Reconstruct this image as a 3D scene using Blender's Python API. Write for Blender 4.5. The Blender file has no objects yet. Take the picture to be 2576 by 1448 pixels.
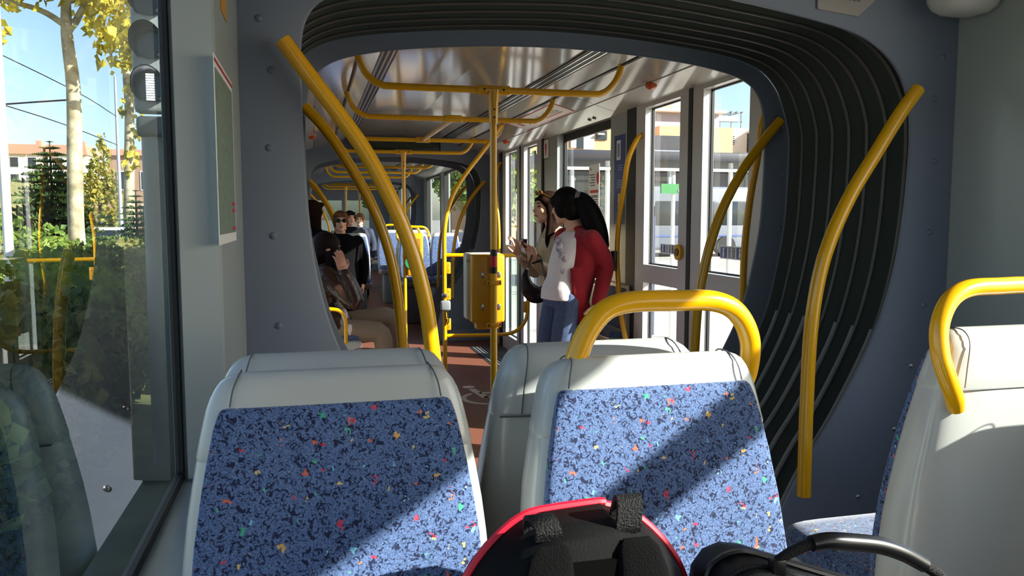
import bpy, bmesh, math, random
from mathutils import Vector, Matrix, Euler
random.seed(7)
SC = bpy.context.scene
COL = SC.collection
PI = math.pi

# ------------------------------------------------------------------ camera
# metres: x across the tram (car axis at AX), y along the tram, z up from the aisle floor
AX = 0.93
EYE = 1.42
FPX = 2000.0
pitch = math.atan(179.0 / FPX)
yaw = math.atan(503.0 / FPX * math.cos(pitch))
cd = bpy.data.cameras.new('camera')
cam = bpy.data.objects.new('camera', cd)
COL.objects.link(cam)
cam.location = (0, 0, EYE)
cam.rotation_euler = (PI / 2 - pitch, 0, -yaw)
cd.sensor_width = 36.0
cd.lens = 36.0 * FPX / 2576.0
cd.clip_start = 0.02
cd.clip_end = 600
SC.camera = cam

# ------------------------------------------------------------------ sky, sun, exposure
SUN_DIR = Vector((-1.0, 0.60, -0.60)).normalized()
w = bpy.data.worlds.new('sky')
SC.world = w
w.use_nodes = True
nt = w.node_tree
nt.nodes.clear()
out = nt.nodes.new('ShaderNodeOutputWorld')
bg = nt.nodes.new('ShaderNodeBackground')
sky = nt.nodes.new('ShaderNodeTexSky')
sky.sky_type = 'NISHITA'
sky.sun_disc = False
sky.sun_elevation = math.asin(-SUN_DIR.z)
sky.sun_rotation = math.atan2(-SUN_DIR.x, -SUN_DIR.y)
sky.air_density = 0.9
sky.dust_density = 1.2
sky.ozone_density = 1.6
bg.inputs['Strength'].default_value = 0.33
nt.links.new(sky.outputs['Color'], bg.inputs['Color'])
nt.links.new(bg.outputs['Background'], out.inputs['Surface'])
ld = bpy.data.lights.new('sun', 'SUN')
ld.energy = 17.0
ld.color = (1.0, 0.955, 0.87)
ld.angle = math.radians(0.55)
sun = bpy.data.objects.new('sun', ld)
COL.objects.link(sun)
sun.rotation_euler = SUN_DIR.to_track_quat('-Z', 'Y').to_euler()
sun.location = (30, -20, 40)
SC.view_settings.view_transform = 'Standard'
SC.view_settings.look = 'None'
SC.view_settings.gamma = 1.0
SC.view_settings.use_curve_mapping = False
SC.view_settings.exposure = 0.0
SC.cycles.use_denoising = True
SC.cycles.max_bounces = 10
SC.cycles.diffuse_bounces = 5
SC.cycles.glossy_bounces = 5
SC.cycles.transparent_max_bounces = 24
SC.cycles.sample_clamp_indirect = 6.0

# ------------------------------------------------------------------ materials
def lin(h):
    h = h.lstrip('#')
    r = []
    for i in (0, 2, 4):
        c = int(h[i:i + 2], 16) / 255.0
        r.append(c / 12.92 if c <= 0.04045 else ((c + 0.055) / 1.055) ** 2.4)
    return (r[0], r[1], r[2], 1.0)

MATS = {}
def mat(name, color, rough=0.5, metal=0.0, spec=0.5, noise=0.0, nscale=20.0, bump=0.0, bscale=200.0, coat=0.0, emit=None, estr=1.0, sheen=0.0, color2=None):
    if name in MATS:
        return MATS[name]
    m = bpy.data.materials.new(name)
    m.use_nodes = True
    n = m.node_tree
    b = n.nodes['Principled BSDF']
    c = lin(color) if isinstance(color, str) else tuple(color) + (1.0,)
    b.inputs['Base Color'].default_value = c
    b.inputs['Roughness'].default_value = rough
    b.inputs['Metallic'].default_value = metal
    b.inputs['Specular IOR Level'].default_value = spec
    b.inputs['Coat Weight'].default_value = coat
    b.inputs['Sheen Weight'].default_value = sheen
    tc = None
    if noise or bump:
        tc = n.nodes.new('ShaderNodeTexCoord')
    if noise:
        t = n.nodes.new('ShaderNodeTexNoise')
        t.inputs['Scale'].default_value = nscale
        t.inputs['Detail'].default_value = 4
        n.links.new(tc.outputs['Object'], t.inputs['Vector'])
        r = n.nodes.new('ShaderNodeValToRGB')
        c2 = (lin(color2) if color2 else tuple(x * (1 - noise) for x in c[:3]) + (1.0,))
        r.color_ramp.elements[0].position = 0.35
        r.color_ramp.elements[1].position = 0.65
        r.color_ramp.elements[0].color = c2
        r.color_ramp.elements[1].color = c
        n.links.new(t.outputs['Fac'], r.inputs['Fac'])
        n.links.new(r.outputs['Color'], b.inputs['Base Color'])
    if bump:
        t2 = n.nodes.new('ShaderNodeTexNoise')
        t2.inputs['Scale'].default_value = bscale
        t2.inputs['Detail'].default_value = 3
        n.links.new(tc.outputs['Object'], t2.inputs['Vector'])
        bp = n.nodes.new('ShaderNodeBump')
        bp.inputs['Strength'].default_value = bump
        bp.inputs['Distance'].default_value = 0.01
        n.links.new(t2.outputs['Fac'], bp.inputs['Height'])
        n.links.new(bp.outputs['Normal'], b.inputs['Normal'])
    if emit:
        b.inputs['Emission Color'].default_value = lin(emit)
        b.inputs['Emission Strength'].default_value = estr
    MATS[name] = m
    return m

def glass_mat(name, tint, ior=1.5, gain=1.0):
    """clear pane: see-through, with the mirror of a real pane (Fresnel) on its outward-turned faces"""
    m = bpy.data.materials.new(name)
    m.use_nodes = True
    n = m.node_tree
    n.nodes.clear()
    o = n.nodes.new('ShaderNodeOutputMaterial')
    mix = n.nodes.new('ShaderNodeMixShader')
    tr = n.nodes.new('ShaderNodeBsdfTransparent')
    tr.inputs['Color'].default_value = tint + (1.0,)
    gl = n.nodes.new('ShaderNodeBsdfGlossy')
    gl.inputs['Roughness'].default_value = 0.0
    fr = n.nodes.new('ShaderNodeFresnel')
    fr.inputs['IOR'].default_value = ior
    geo = n.nodes.new('ShaderNodeNewGeometry')
    inv = n.nodes.new('ShaderNodeMath')
    inv.operation = 'SUBTRACT'
    inv.inputs[0].default_value = gain
    mul = n.nodes.new('ShaderNodeMath')
    mul.operation = 'MULTIPLY'
    mul.use_clamp = True
    n.links.new(geo.outputs['Backfacing'], inv.inputs[1])
    n.links.new(fr.outputs['Fac'], mul.inputs[0])
    n.links.new(inv.outputs[0], mul.inputs[1])
    n.links.new(mul.outputs[0], mix.inputs['Fac'])
    n.links.new(tr.outputs[0], mix.inputs[1])
    n.links.new(gl.outputs[0], mix.inputs[2])
    n.links.new(mix.outputs[0], o.inputs['Surface'])
    MATS[name] = m
    return m

# ------------------------------------------------------------------ mesh builder
def basis(d):
    d = d.normalized()
    a = Vector((0, 0, 1)) if abs(d.z) < 0.9 else Vector((1, 0, 0))
    u = d.cross(a).normalized()
    return u, d.cross(u).normalized()

def smooth_path(pts, n=6, closed=False):
    """Catmull-Rom through pts"""
    P = [Vector(p) for p in pts]
    res = []
    N = len(P)
    segs = N if closed else N - 1
    for i in range(segs):
        if closed:
            a, b, c, d = P[(i - 1) % N], P[i], P[(i + 1) % N], P[(i + 2) % N]
        else:
            b, c = P[i], P[i + 1]
            a = P[i - 1] if i > 0 else b + (b - c)
            d = P[i + 2] if i + 2 < N else c + (c - b)
        for k in range(n):
            t = k / n
            res.append(0.5 * ((2 * b) + (c - a) * t + (2 * a - 5 * b + 4 * c - d) * t * t + (3 * b - a - 3 * c + d) * t ** 3))
    if not closed:
        res.append(P[-1])
    return res

def lerp_list(vals, n):
    out_ = []
    for i in range(n):
        t = i / (n - 1) * (len(vals) - 1)
        k = min(int(t), len(vals) - 2)
        out_.append(vals[k] + (vals[k + 1] - vals[k]) * (t - k))
    return out_

class MB:
    def __init__(self):
        self.v = []
        self.f = []
    def add(self, vs, fs):
        o = len(self.v)
        self.v.extend([Vector(p) for p in vs])
        self.f.extend([tuple(i + o for i in f) for f in fs])
        return self
    def box(self, x0, x1, y0, y1, z0, z1):
        vs = [(x0, y0, z0), (x1, y0, z0), (x1, y1, z0), (x0, y1, z0), (x0, y0, z1), (x1, y0, z1), (x1, y1, z1), (x0, y1, z1)]
        return self.add(vs, [(3, 2, 1, 0), (4, 5, 6, 7), (0, 1, 5, 4), (1, 2, 6, 5), (2, 3, 7, 6), (3, 0, 4, 7)])
    def rbox(self, x0, x1, y0, y1, z0, z1, bev=0.01, seg=2, mtx=None):
        bm = bmesh.new()
        bmesh.ops.create_cube(bm, size=1.0)
        for v in bm.verts:
            v.co = Vector(((x0 + x1) / 2 + v.co.x * (x1 - x0), (y0 + y1) / 2 + v.co.y * (y1 - y0), (z0 + z1) / 2 + v.co.z * (z1 - z0)))
        bmesh.ops.bevel(bm, geom=bm.edges[:], offset=bev, segments=seg, profile=0.5, affect='EDGES')
        bm.verts.index_update()
        vs = [(mtx @ v.co if mtx else v.co.copy()) for v in bm.verts]
        fs = [tuple(v.index for v in f.verts) for f in bm.faces]
        bm.free()
        return self.add(vs, fs)
    def loft(self, rings, closed=True, cap0=True, cap1=True):
        n = len(rings[0])
        vs = [p for r in rings for p in r]
        fs = []
        for i in range(len(rings) - 1):
            for j in range(n if closed else n - 1):
                k = (j + 1) % n
                fs.append((i * n + j, i * n + k, (i + 1) * n + k, (i + 1) * n + j))
        if cap0:
            fs.append(tuple(reversed(range(n))))
        if cap1:
            fs.append(tuple((len(rings) - 1) * n + j for j in range(n)))
        return self.add(vs, fs)
    def tube(self, path, r, n=12, closed=False, flat=1.0, cap=True, up=None):
        P = [Vector(p) for p in path]
        N = len(P)
        R = r if isinstance(r, (list, tuple)) else [r] * N
        if len(R) != N:
            R = lerp_list(list(R), N)
        rings = []
        u = None
        for i in range(N):
            if closed:
                d = (P[(i + 1) % N] - P[i - 1])
            else:
                d = (P[min(i + 1, N - 1)] - P[max(i - 1, 0)])
            if d.length < 1e-9:
                d = Vector((0, 0, 1))
            d.normalize()
            if u is None:
                if up is not None:
                    u = Vector(up) - d * Vector(up).dot(d)
                    u.normalize()
                else:
                    u, _ = basis(d)
            else:
                u = u - d * u.dot(d)
                if u.length < 1e-6:
                    u, _ = basis(d)
                u.normalize()
            v = d.cross(u)
            rings.append([P[i] + (u * math.cos(2 * PI * k / n) + v * math.sin(2 * PI * k / n) * flat) * R[i] for k in range(n)])
        if closed:
            rings.append(rings[0])
            return self.loft(rings, cap0=False, cap1=False)
        return self.loft(rings, cap0=cap, cap1=cap)
    def ball(self, c, r, n=12, m=8, mtx=None):
        c = Vector(c)
        r = r if isinstance(r, (list, tuple)) else (r, r, r)
        vs = [Vector((0, 0, -r[2]))]
        for i in range(1, m):
            a = -PI / 2 + PI * i / m
            for j in range(n):
                t = 2 * PI * j / n
                vs.append(Vector((r[0] * math.cos(a) * math.cos(t), r[1] * math.cos(a) * math.sin(t), r[2] * math.sin(a))))
        vs.append(Vector((0, 0, r[2])))
        fs = [(0, 1 + (j + 1) % n, 1 + j) for j in range(n)]
        for i in range(m - 2):
            for j in range(n):
                a, b = 1 + i * n + j, 1 + i * n + (j + 1) % n
                fs.append((a, b, b + n, a + n))
        last = len(vs) - 1
        base = 1 + (m - 2) * n
        fs += [(base + j, base + (j + 1) % n, last) for j in range(n)]
        vs = [c + (mtx @ v if mtx else v) for v in vs]
        return self.add(vs, fs)
    def disc(self, c, nrm, r, depth=0.004, n=20):
        c, nrm = Vector(c), Vector(nrm).normalized()
        return self.tube([c - nrm * depth / 2, c + nrm * depth / 2], r, n=n)
    def prism(self, poly, a, b):
        """poly: 3d points of one flat outline; extruded by vector b - a"""
        d = Vector(b) - Vector(a)
        P = [Vector(p) for p in poly]
        return self.loft([P, [p + d for p in P]])
    def quadstrip(self, pts):
        return self.add(pts, [(0, 1, 2, 3)])
    def build(self, name, m, parent=None, smooth=True, ang=35.0, origin=None):
        me = bpy.data.meshes.new(name)
        off = Vector((0, 0, 0))
        if parent is not None:
            o_ = parent
            while o_ is not None:
                off += o_.location
                o_ = o_.parent
            if parent.get('local'):
                off = Vector((0, 0, 0))
            elif parent.parent is not None and parent.parent.get('local'):
                off = Vector((0, 0, 0))
            vs = [v - off for v in self.v]
            loc = Vector((0, 0, 0))
        else:
            xs = [v.x for v in self.v]; ys = [v.y for v in self.v]; zs = [v.z for v in self.v]
            loc = Vector(origin) if origin else Vector(((min(xs) + max(xs)) / 2, (min(ys) + max(ys)) / 2, min(zs)))
            vs = [v - loc for v in self.v]
        me.from_pydata([tuple(v) for v in vs], [], self.f)
        me.validate()
        bm = bmesh.new()
        bm.from_mesh(me)
        bmesh.ops.recalc_face_normals(bm, faces=bm.faces[:])
        bm.to_mesh(me)
        bm.free()
        if smooth:
            me.polygons.foreach_set('use_smooth', [True] * len(me.polygons))
            me.set_sharp_from_angle(angle=math.radians(ang))
        for mm in (m if isinstance(m, (list, tuple)) else [m]):
            me.materials.append(mm)
        o = bpy.data.objects.new(name, me)
        COL.objects.link(o)
        o.location = loc
        if parent is not None:
            o.parent = parent
        return o

def tag(o, label=None, cat=None, group=None, kind=None):
    if label: o['label'] = label
    if cat: o['category'] = cat
    if group: o['group'] = group
    if kind: o['kind'] = kind
    return o

def thing(name, label, cat, loc=(0, 0, 0), rz=0.0, group=None, local=False):
    o = bpy.data.objects.new(name, None)
    COL.objects.link(o)
    o.location = loc
    o.rotation_euler = (0, 0, rz)
    o.empty_display_size = 0.1
    if local:
        o['local'] = 1
    return tag(o, label, cat, group)

def struct(mb, name, m, parent=None, smooth=True, ang=35):
    o = mb.build(name, m, parent, smooth, ang)
    if parent is None:
        o['kind'] = 'structure'
    return o

KIDS = {}
def copy_tree(o, parent=None):
    c = o.copy()
    COL.objects.link(c)
    if parent is not None:
        c.parent = parent
    for ch in [x for x in bpy.data.objects if x.parent == o]:
        copy_tree(ch, c)
    return c

def text_into(mb, s, size, mtx, depth=0.0006):
    cu = bpy.data.curves.new('txt', 'FONT')
    cu.body = s
    cu.size = size
    cu.align_x = 'CENTER'
    cu.align_y = 'CENTER'
    cu.extrude = depth
    cu.resolution_u = 3
    ob = bpy.data.objects.new('txt', cu)
    COL.objects.link(ob)
    dg = bpy.context.evaluated_depsgraph_get()
    me = bpy.data.meshes.new_from_object(ob.evaluated_get(dg))
    mb.add([mtx @ v.co for v in me.vertices], [tuple(p.vertices) for p in me.polygons])
    bpy.data.objects.remove(ob)
    bpy.data.meshes.remove(me)
    bpy.data.curves.remove(cu)

def frame_mtx(origin, xdir, ydir):
    x = Vector(xdir).normalized()
    y = Vector(ydir)
    y = (y - x * y.dot(x)).normalized()
    z = x.cross(y)
    return Matrix(((x.x, y.x, z.x, origin[0]), (x.y, y.y, z.y, origin[1]), (x.z, y.z, z.z, origin[2]), (0, 0, 0, 1)))

def fuse(mb, name, m, parent=None, voxel=0.007, smooth=3, factor=0.5):
    """closed overlapping shapes grown together into one continuous skin"""
    o = mb.build(name, m, parent, smooth=True)
    md = o.modifiers.new('r', 'REMESH')
    md.mode = 'VOXEL'
    md.voxel_size = voxel
    md.use_smooth_shade = True
    if smooth:
        ms = o.modifiers.new('s', 'SMOOTH')
        ms.iterations = smooth
        ms.factor = factor
    dg = bpy.context.evaluated_depsgraph_get()
    me = bpy.data.meshes.new_from_object(o.evaluated_get(dg))
    old = o.data
    o.modifiers.clear()
    o.data = me
    bpy.data.meshes.remove(old)
    me.name = name
    if not me.materials:
        me.materials.append(m)
    me.polygons.foreach_set('use_smooth', [True] * len(me.polygons))
    return o

# ------------------------------------------------------------------ the palette
M_bulk = mat('grey_violet_plastic', '#6a7486', rough=0.45, bump=0.04, bscale=500)
M_wall = mat('pale_grey_panel', '#98a09f', rough=0.28, spec=0.5)
M_wall2 = mat('cool_grey_panel', '#90979d', rough=0.35)
M_ceil = mat('glossy_white_ceiling', '#a19b95', rough=0.11, spec=0.6)
M_ceil2 = mat('white_light_strip', '#c6c6c2', rough=0.12, spec=0.6)
M_slot = mat('dark_slot', '#1c1c1e', rough=0.4)
M_alu = mat('brushed_aluminium', '#c9ccd0', rough=0.28, metal=0.85)
M_doorgrey = mat('satin_door_grey', '#c2c1c3', rough=0.3, metal=0.1)
M_rubber = mat('black_rubber', '#141517', rough=0.55)
M_floor = mat('reddish_brown_vinyl', '#80503f', rough=0.42, noise=0.18, nscale=220)
M_mat = mat('ribbed_black_mat', '#2b2c2e', rough=0.6)
M_yel = mat('yellow_enamel', '#e2a606', rough=0.22, spec=0.55, coat=0.3)
M_yel2 = mat('yellow_box_plastic', '#dc960f', rough=0.35)
M_shell = mat('pale_grey_seat_plastic', '#b2b5b1', rough=0.24, spec=0.5, coat=0.15)
M_bellow = mat('dark_green_rubber', '#3d443f', rough=0.6, bump=0.05, bscale=120)
M_lip = mat('grey_fold_edge', '#57544f', rough=0.5)
M_steel = mat('screw_steel', '#b8babd', rough=0.25, metal=0.9)
M_black = mat('black_plastic', '#101113', rough=0.35)
M_white = mat('white_print', '#e9e9e6', rough=0.4)
M_red = mat('red_print', '#c01f2a', rough=0.4)
M_dark = mat('dark_print', '#2c2c30', rough=0.5)
M_blueprint = mat('blue_print', '#2c4284', rough=0.35)
M_amber = mat('amber_lens', '#c2511c', rough=0.15, spec=0.6)
M_glass = glass_mat('window_pane', (0.955, 0.975, 0.97), ior=1.55)
M_glassL = glass_mat('tinted_window_pane', (0.93, 0.96, 0.955), ior=1.95)

def fabric():
    m = bpy.data.materials.new('blue_flecked_moquette')
    m.use_nodes = True
    n = m.node_tree
    b = n.nodes['Principled BSDF']
    b.inputs['Roughness'].default_value = 0.85
    b.inputs['Sheen Weight'].default_value = 0.25
    b.inputs['Specular IOR Level'].default_value = 0.25
    tc = n.nodes.new('ShaderNodeTexCoord')
    # base weave
    nz = n.nodes.new('ShaderNodeTexNoise')
    nz.inputs['Scale'].default_value = 420
    nz.inputs['Detail'].default_value = 2
    n.links.new(tc.outputs['Object'], nz.inputs['Vector'])
    r0 = n.nodes.new('ShaderNodeValToRGB')
    r0.color_ramp.elements[0].color = lin('#33486f')
    r0.color_ramp.elements[1].color = lin('#647ca8')
    r0.color_ramp.elements[0].position = 0.3
    r0.color_ramp.elements[1].position = 0.7
    n.links.new(nz.outputs['Fac'], r0.inputs['Fac'])
    # navy squiggles
    n1 = n.nodes.new('ShaderNodeTexNoise')
    n1.inputs['Scale'].default_value = 128
    n1.inputs['Detail'].default_value = 2.2
    n1.inputs['Roughness'].default_value = 0.62
    n1.inputs['Distortion'].default_value = 1.3
    n.links.new(tc.outputs['Object'], n1.inputs['Vector'])
    r1 = n.nodes.new('ShaderNodeValToRGB')
    r1.color_ramp.elements[0].position = 0.54
    r1.color_ramp.elements[1].position = 0.575
    n.links.new(n1.outputs['Fac'], r1.inputs['Fac'])
    mx = n.nodes.new('ShaderNodeMix')
    mx.data_type = 'RGBA'
    n.links.new(r1.outputs['Color'], mx.inputs['Factor'])
    n.links.new(r0.outputs['Color'], mx.inputs[6])
    mx.inputs[7].default_value = lin('#15203f')
    # bright flecks
    col = mx
    for sc_, th, cols in ((37.0, 0.27, ['#e0641f', '#d9232f', '#e8b13a', '#3fae7e', '#e0641f', '#eebc52']), (46.0, 0.25, ['#7cc6e0', '#e9c96a', '#d9232f', '#9fd9e6', '#e27a2a', '#57b58c'])):
        vo = n.nodes.new('ShaderNodeTexVoronoi')
        vo.inputs['Scale'].default_value = sc_
        dn = n.nodes.new('ShaderNodeTexNoise')
        dn.inputs['Scale'].default_value = 130
        n.links.new(tc.outputs['Object'], dn.inputs['Vector'])
        va = n.nodes.new('ShaderNodeVectorMath')
        va.operation = 'MULTIPLY_ADD'
        va.inputs[1].default_value = (0.022, 0.022, 0.022)
        n.links.new(dn.outputs['Color'], va.inputs[0])
        n.links.new(tc.outputs['Object'], va.inputs[2])
        n.links.new(va.outputs[0], vo.inputs['Vector'])
        lt = n.nodes.new('ShaderNodeMath')
        lt.operation = 'LESS_THAN'
        lt.inputs[1].default_value = th * 0.62
        n.links.new(vo.outputs['Distance'], lt.inputs[0])
        sp = n.nodes.new('ShaderNodeSeparateColor')
        n.links.new(vo.outputs['Color'], sp.inputs[0])
        gt = n.nodes.new('ShaderNodeMath')
        gt.operation = 'GREATER_THAN'
        gt.inputs[1].default_value = 0.25
        n.links.new(sp.outputs[1], gt.inputs[0])
        an = n.nodes.new('ShaderNodeMath')
        an.operation = 'MULTIPLY'
        lt2 = n.nodes.new('ShaderNodeMath')
        lt2.operation = 'MULTIPLY'
        lt2.inputs[1].default_value = 0.72
        n.links.new(lt.outputs[0], lt2.inputs[0])
        n.links.new(lt2.outputs[0], an.inputs[0])
        n.links.new(gt.outputs[0], an.inputs[1])
        rc = n.nodes.new('ShaderNodeValToRGB')
        rc.color_ramp.interpolation = 'CONSTANT'
        for i, c in enumerate(cols):
            if i < 2:
                e = rc.color_ramp.elements[i]
                e.position = i / len(cols)
            else:
                e = rc.color_ramp.elements.new(i / len(cols))
            e.color = lin(c)
        n.links.new(sp.outputs[0], rc.inputs['Fac'])
        m2 = n.nodes.new('ShaderNodeMix')
        m2.data_type = 'RGBA'
        n.links.new(an.outputs[0], m2.inputs['Factor'])
        n.links.new(col.outputs[2], m2.inputs[6])
        n.links.new(rc.outputs['Color'], m2.inputs[7])
        col = m2
    n.links.new(col.outputs[2], b.inputs['Base Color'])
    bp = n.nodes.new('ShaderNodeBump')
    bp.inputs['Strength'].default_value = 0.25
    bp.inputs['Distance'].default_value = 0.002
    n.links.new(nz.outputs['Fac'], bp.inputs['Height'])
    n.links.new(bp.outputs['Normal'], b.inputs['Normal'])
    MATS['fabric'] = m
    return m
M_fab = fabric()
# ------------------------------------------------------------------ the tram's shell
NEAR_R = [(0.42, 0.0), (0.43, 0.14), (0.46, 0.32), (0.525, 0.49), (0.61, 0.645), (0.71, 0.80), (0.835, 1.03), (0.90, 1.22), (0.93, 1.40), (0.942, 1.56), (0.944, 1.68), (0.93, 1.79), (0.885, 1.885), (0.80, 1.957), (0.69, 1.999), (0.5, 2.035), (0.28, 2.066), (0.0, 2.09)]
NEAR_L = [(0.42, 0.0), (0.43, 0.14), (0.46, 0.32), (0.525, 0.49), (0.62, 0.645), (0.73, 0.80), (0.855, 1.04), (0.912, 1.225), (0.936, 1.40), (0.945, 1.57), (0.949, 1.76), (0.947, 1.875), (0.928, 1.945), (0.885, 1.99), (0.79, 2.03), (0.58, 2.06), (0.3, 2.08), (0.0, 2.09)]
FAR = [(0.42, 0.0), (0.43, 0.14), (0.47, 0.32), (0.545, 0.49), (0.635, 0.645), (0.745, 0.80), (0.855, 1.02), (0.903, 1.20), (0.935, 1.38), (0.946, 1.57), (0.947, 1.74), (0.937, 1.85), (0.912, 1.925), (0.86, 1.978), (0.76, 2.015), (0.58, 2.047), (0.3, 2.072), (0.0, 2.082)]
def open_profile(right, left, n=5):
    full = [Vector((a, b, 0)) for a, b in right] + [Vector((-a, b, 0)) for a, b in reversed(left[:-1])]
    return [(p.x, p.y) for p in smooth_path(full, n)]
OPEN_N = open_profile(NEAR_R, NEAR_L)
OPEN = open_profile(FAR, FAR)
def mixed(t):
    return [(a[0] + (b[0] - a[0]) * t, a[1] + (b[1] - a[1]) * t) for a, b in zip(OPEN_N, OPEN)]
def offset_profile(prof, d):
    res = []
    N = len(prof)
    for i, (x, z) in enumerate(prof):
        a = prof[max(i - 1, 0)]
        b = prof[min(i + 1, N - 1)]
        t = Vector((b[0] - a[0], b[1] - a[1]))
        t.normalize()
        nx, nz = t.y, -t.x           # outward (profile runs from right floor over the top to left floor)
        dd = d(x, z) if callable(d) else d
        res.append((x + nx * dd, max(z + nz * dd, 0.0) if z > 0.001 else 0.0))
    return res

def bulkhead(y0, name, t=0.05, hw=1.125, zt=2.36, face=-1, prof=None):
    mb = MB()
    prof = prof or OPEN
    i2 = offset_profile(prof, 0.006)
    i3 = offset_profile(prof, 0.04)
    rings = []
    for (x, z), (x2, z2), (x3, z3) in zip(prof, i2, i3):
        if z < 1.2:
            q = (hw if x > 0 else -hw, z)
        else:
            d = Vector((x, z - 1.2))
            s = 1e9
            if abs(d.x) > 1e-6: s = min(s, hw / abs(d.x))
            if d.y > 1e-6: s = min(s, (zt - 1.2) / d.y)
            q = (d.x * s, 1.2 + d.y * s)
        rings.append([Vector((AX + q[0], y0, q[1])), Vector((AX + x2, y0, z2)), Vector((AX + x, y0 + 0.004, z)),
                      Vector((AX + x, y0 + 0.012, z)), Vector((AX + x3, y0 + t, z3)), Vector((AX + q[0], y0 + t, q[1]))])
    mb.loft(rings)
    o = struct(mb, name, M_bulk)
    # dome-headed screws down both uprights
    for sx in (-1, 1):
        for dx, z in ((1.052, 1.93), (1.025, 1.80), (1.035, 1.60), (1.03, 1.37), (1.022, 1.13), (0.985, 0.93), (0.93, 0.72), (0.80, 0.50)):
            s = MB()
            yy = y0 if face < 0 else y0 + t
            s.ball((AX + sx * dx, yy, z), (0.0095, 0.006, 0.0095), n=10, m=6)
            s.build('screw', M_bulk if z > 1.0 else M_steel, o)
    return o

BULK = []
for y0, f in ((2.20, -1), (3.06, -1), (8.95, -1), (9.82, -1), (14.75, -1), (15.6, -1)):
    BULK.append(bulkhead(y0, 'wall_gangway', face=f, prof=OPEN_N if y0 < 2.5 else OPEN))

M_rod = mat('grey_guard_rod', '#8b8d8c', rough=0.4)
def bellows(y0, y1, label, n=8, first=False):
    t = thing('gangway_bellows', label, 'bellows', (AX, (y0 + y1) / 2, 0))
    def base(x, z):
        top = max(0.0, min(1.0, (z - 1.75) / 0.3))
        return 0.115 - 0.055 * top
    L = y1 - y0
    rows = []
    for i in range(n * 6 + 1):
        u = i / 6.0
        bulge = 0.075 * abs(math.sin(PI * u)) ** 0.7
        def off(x, z, b=bulge):
            top = max(0.0, min(1.0, (z - 1.75) / 0.3))
            return base(x, z) + b * (1 - 0.35 * top)
        pr = offset_profile(mixed(u / n) if first else OPEN, off)
        rows.append([Vector((AX + x, y0 + L * i / (n * 6), z)) for x, z in pr])
    mb = MB()
    mb.loft(rows, closed=False, cap0=False, cap1=False)
    mb.build('fold_skin', M_bellow, t, ang=60)
    for k in range(1, n):
        yy = y0 + L * k / n
        pr = offset_profile(mixed(k / n) if first else OPEN, lambda x, z: base(x, z) - 0.006)
        # fabric lip above, round guard rod below the kink
        hi = [(x, z) for x, z in pr if z >= 0.98]
        lip = MB()
        lip.tube([Vector((AX + x, yy, z)) for x, z in hi], 0.0075, n=6, flat=0.6)
        lip.build('fold_lip', M_lip, t)
        for sx in (1, -1):
            lo = [(x, z) for x, z in pr if z < 1.03 and x * sx > 0]
            r = MB()
            r.tube([Vector((AX + x - sx * 0.006, yy, z)) for x, z in lo], 0.009, n=8)
            r.build('guard_rod', M_rod, t)
    return t
bellows(2.252, 3.058, 'dark ribbed rubber bellows framing the first gangway, right ahead of the blue seats', first=True)
bellows(9.002, 9.818, 'dark ribbed rubber bellows of the second gangway, behind the glass partition', n=7)
bellows(14.802, 15.598, 'dark ribbed rubber bellows of the small third gangway farthest along the tram', n=7)

# floor
mb = MB()
mb.box(AX - 1.14, AX + 1.14, -3.2, 22.2, -0.06, 0.0)
FLOOR = struct(mb, 'floor', M_floor)
# white wheelchair mark on the floor of the door bay
ic = MB()
cx, cy = 1.31, 6.02
arc = [(cx + 0.19 * math.cos(a), cy + 0.19 * math.sin(a) * 1.05) for a in [math.radians(118 + 240 * i / 28) for i in range(29)]]
rows = []
for i, (x, y) in enumerate(arc):
    d = Vector((x - cx, y - cy)).normalized()
    rows.append([Vector((x - d.x * 0.022, y - d.y * 0.022, 0.0012)), Vector((x + d.x * 0.022, y + d.y * 0.022, 0.0012))])
ic.loft(rows, closed=False, cap0=False, cap1=False)
def bar2(a, b, wd):
    a, b = Vector(a), Vector(b)
    d = (b - a).normalized()
    nn = Vector((-d.y, d.x)) * wd / 2
    ic.add([(a.x + nn.x, a.y + nn.y, 0.0012), (a.x - nn.x, a.y - nn.y, 0.0012), (b.x - nn.x, b.y - nn.y, 0.0012), (b.x + nn.x, b.y + nn.y, 0.0012)], [(0, 1, 2, 3)])
bar2((1.30, 6.03), (1.25, 6.37), 0.06)
bar2((1.29, 6.05), (1.47, 6.05), 0.06)
bar2((1.28, 6.20), (1.40, 6.20), 0.05)
bar2((1.46, 6.07), (1.53, 5.88), 0.06)
ic.disc((1.24, 6.45, 0.0008), (0, 0, 1), 0.052, 0.0008)
ic.build('wheelchair_mark', mat('faded_white_paint', '#cfc3b8', rough=0.6), FLOOR)
for y0, y1 in ((6.85, 8.45), (3.25, 4.75)):
    m_ = MB()
    m_.box(1.64, 2.02, y0, y1, 0.0, 0.004)
    g = m_.build('door_mat', M_mat, FLOOR)
    r_ = MB()
    for i in range(9):
        r_.box(1.665 + i * 0.038, 1.68 + i * 0.038, y0 + 0.02, y1 - 0.02, 0.004, 0.008)
    r_.build('mat_rib', mat('grey_rib', '#6c6e70', rough=0.5), g)

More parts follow.
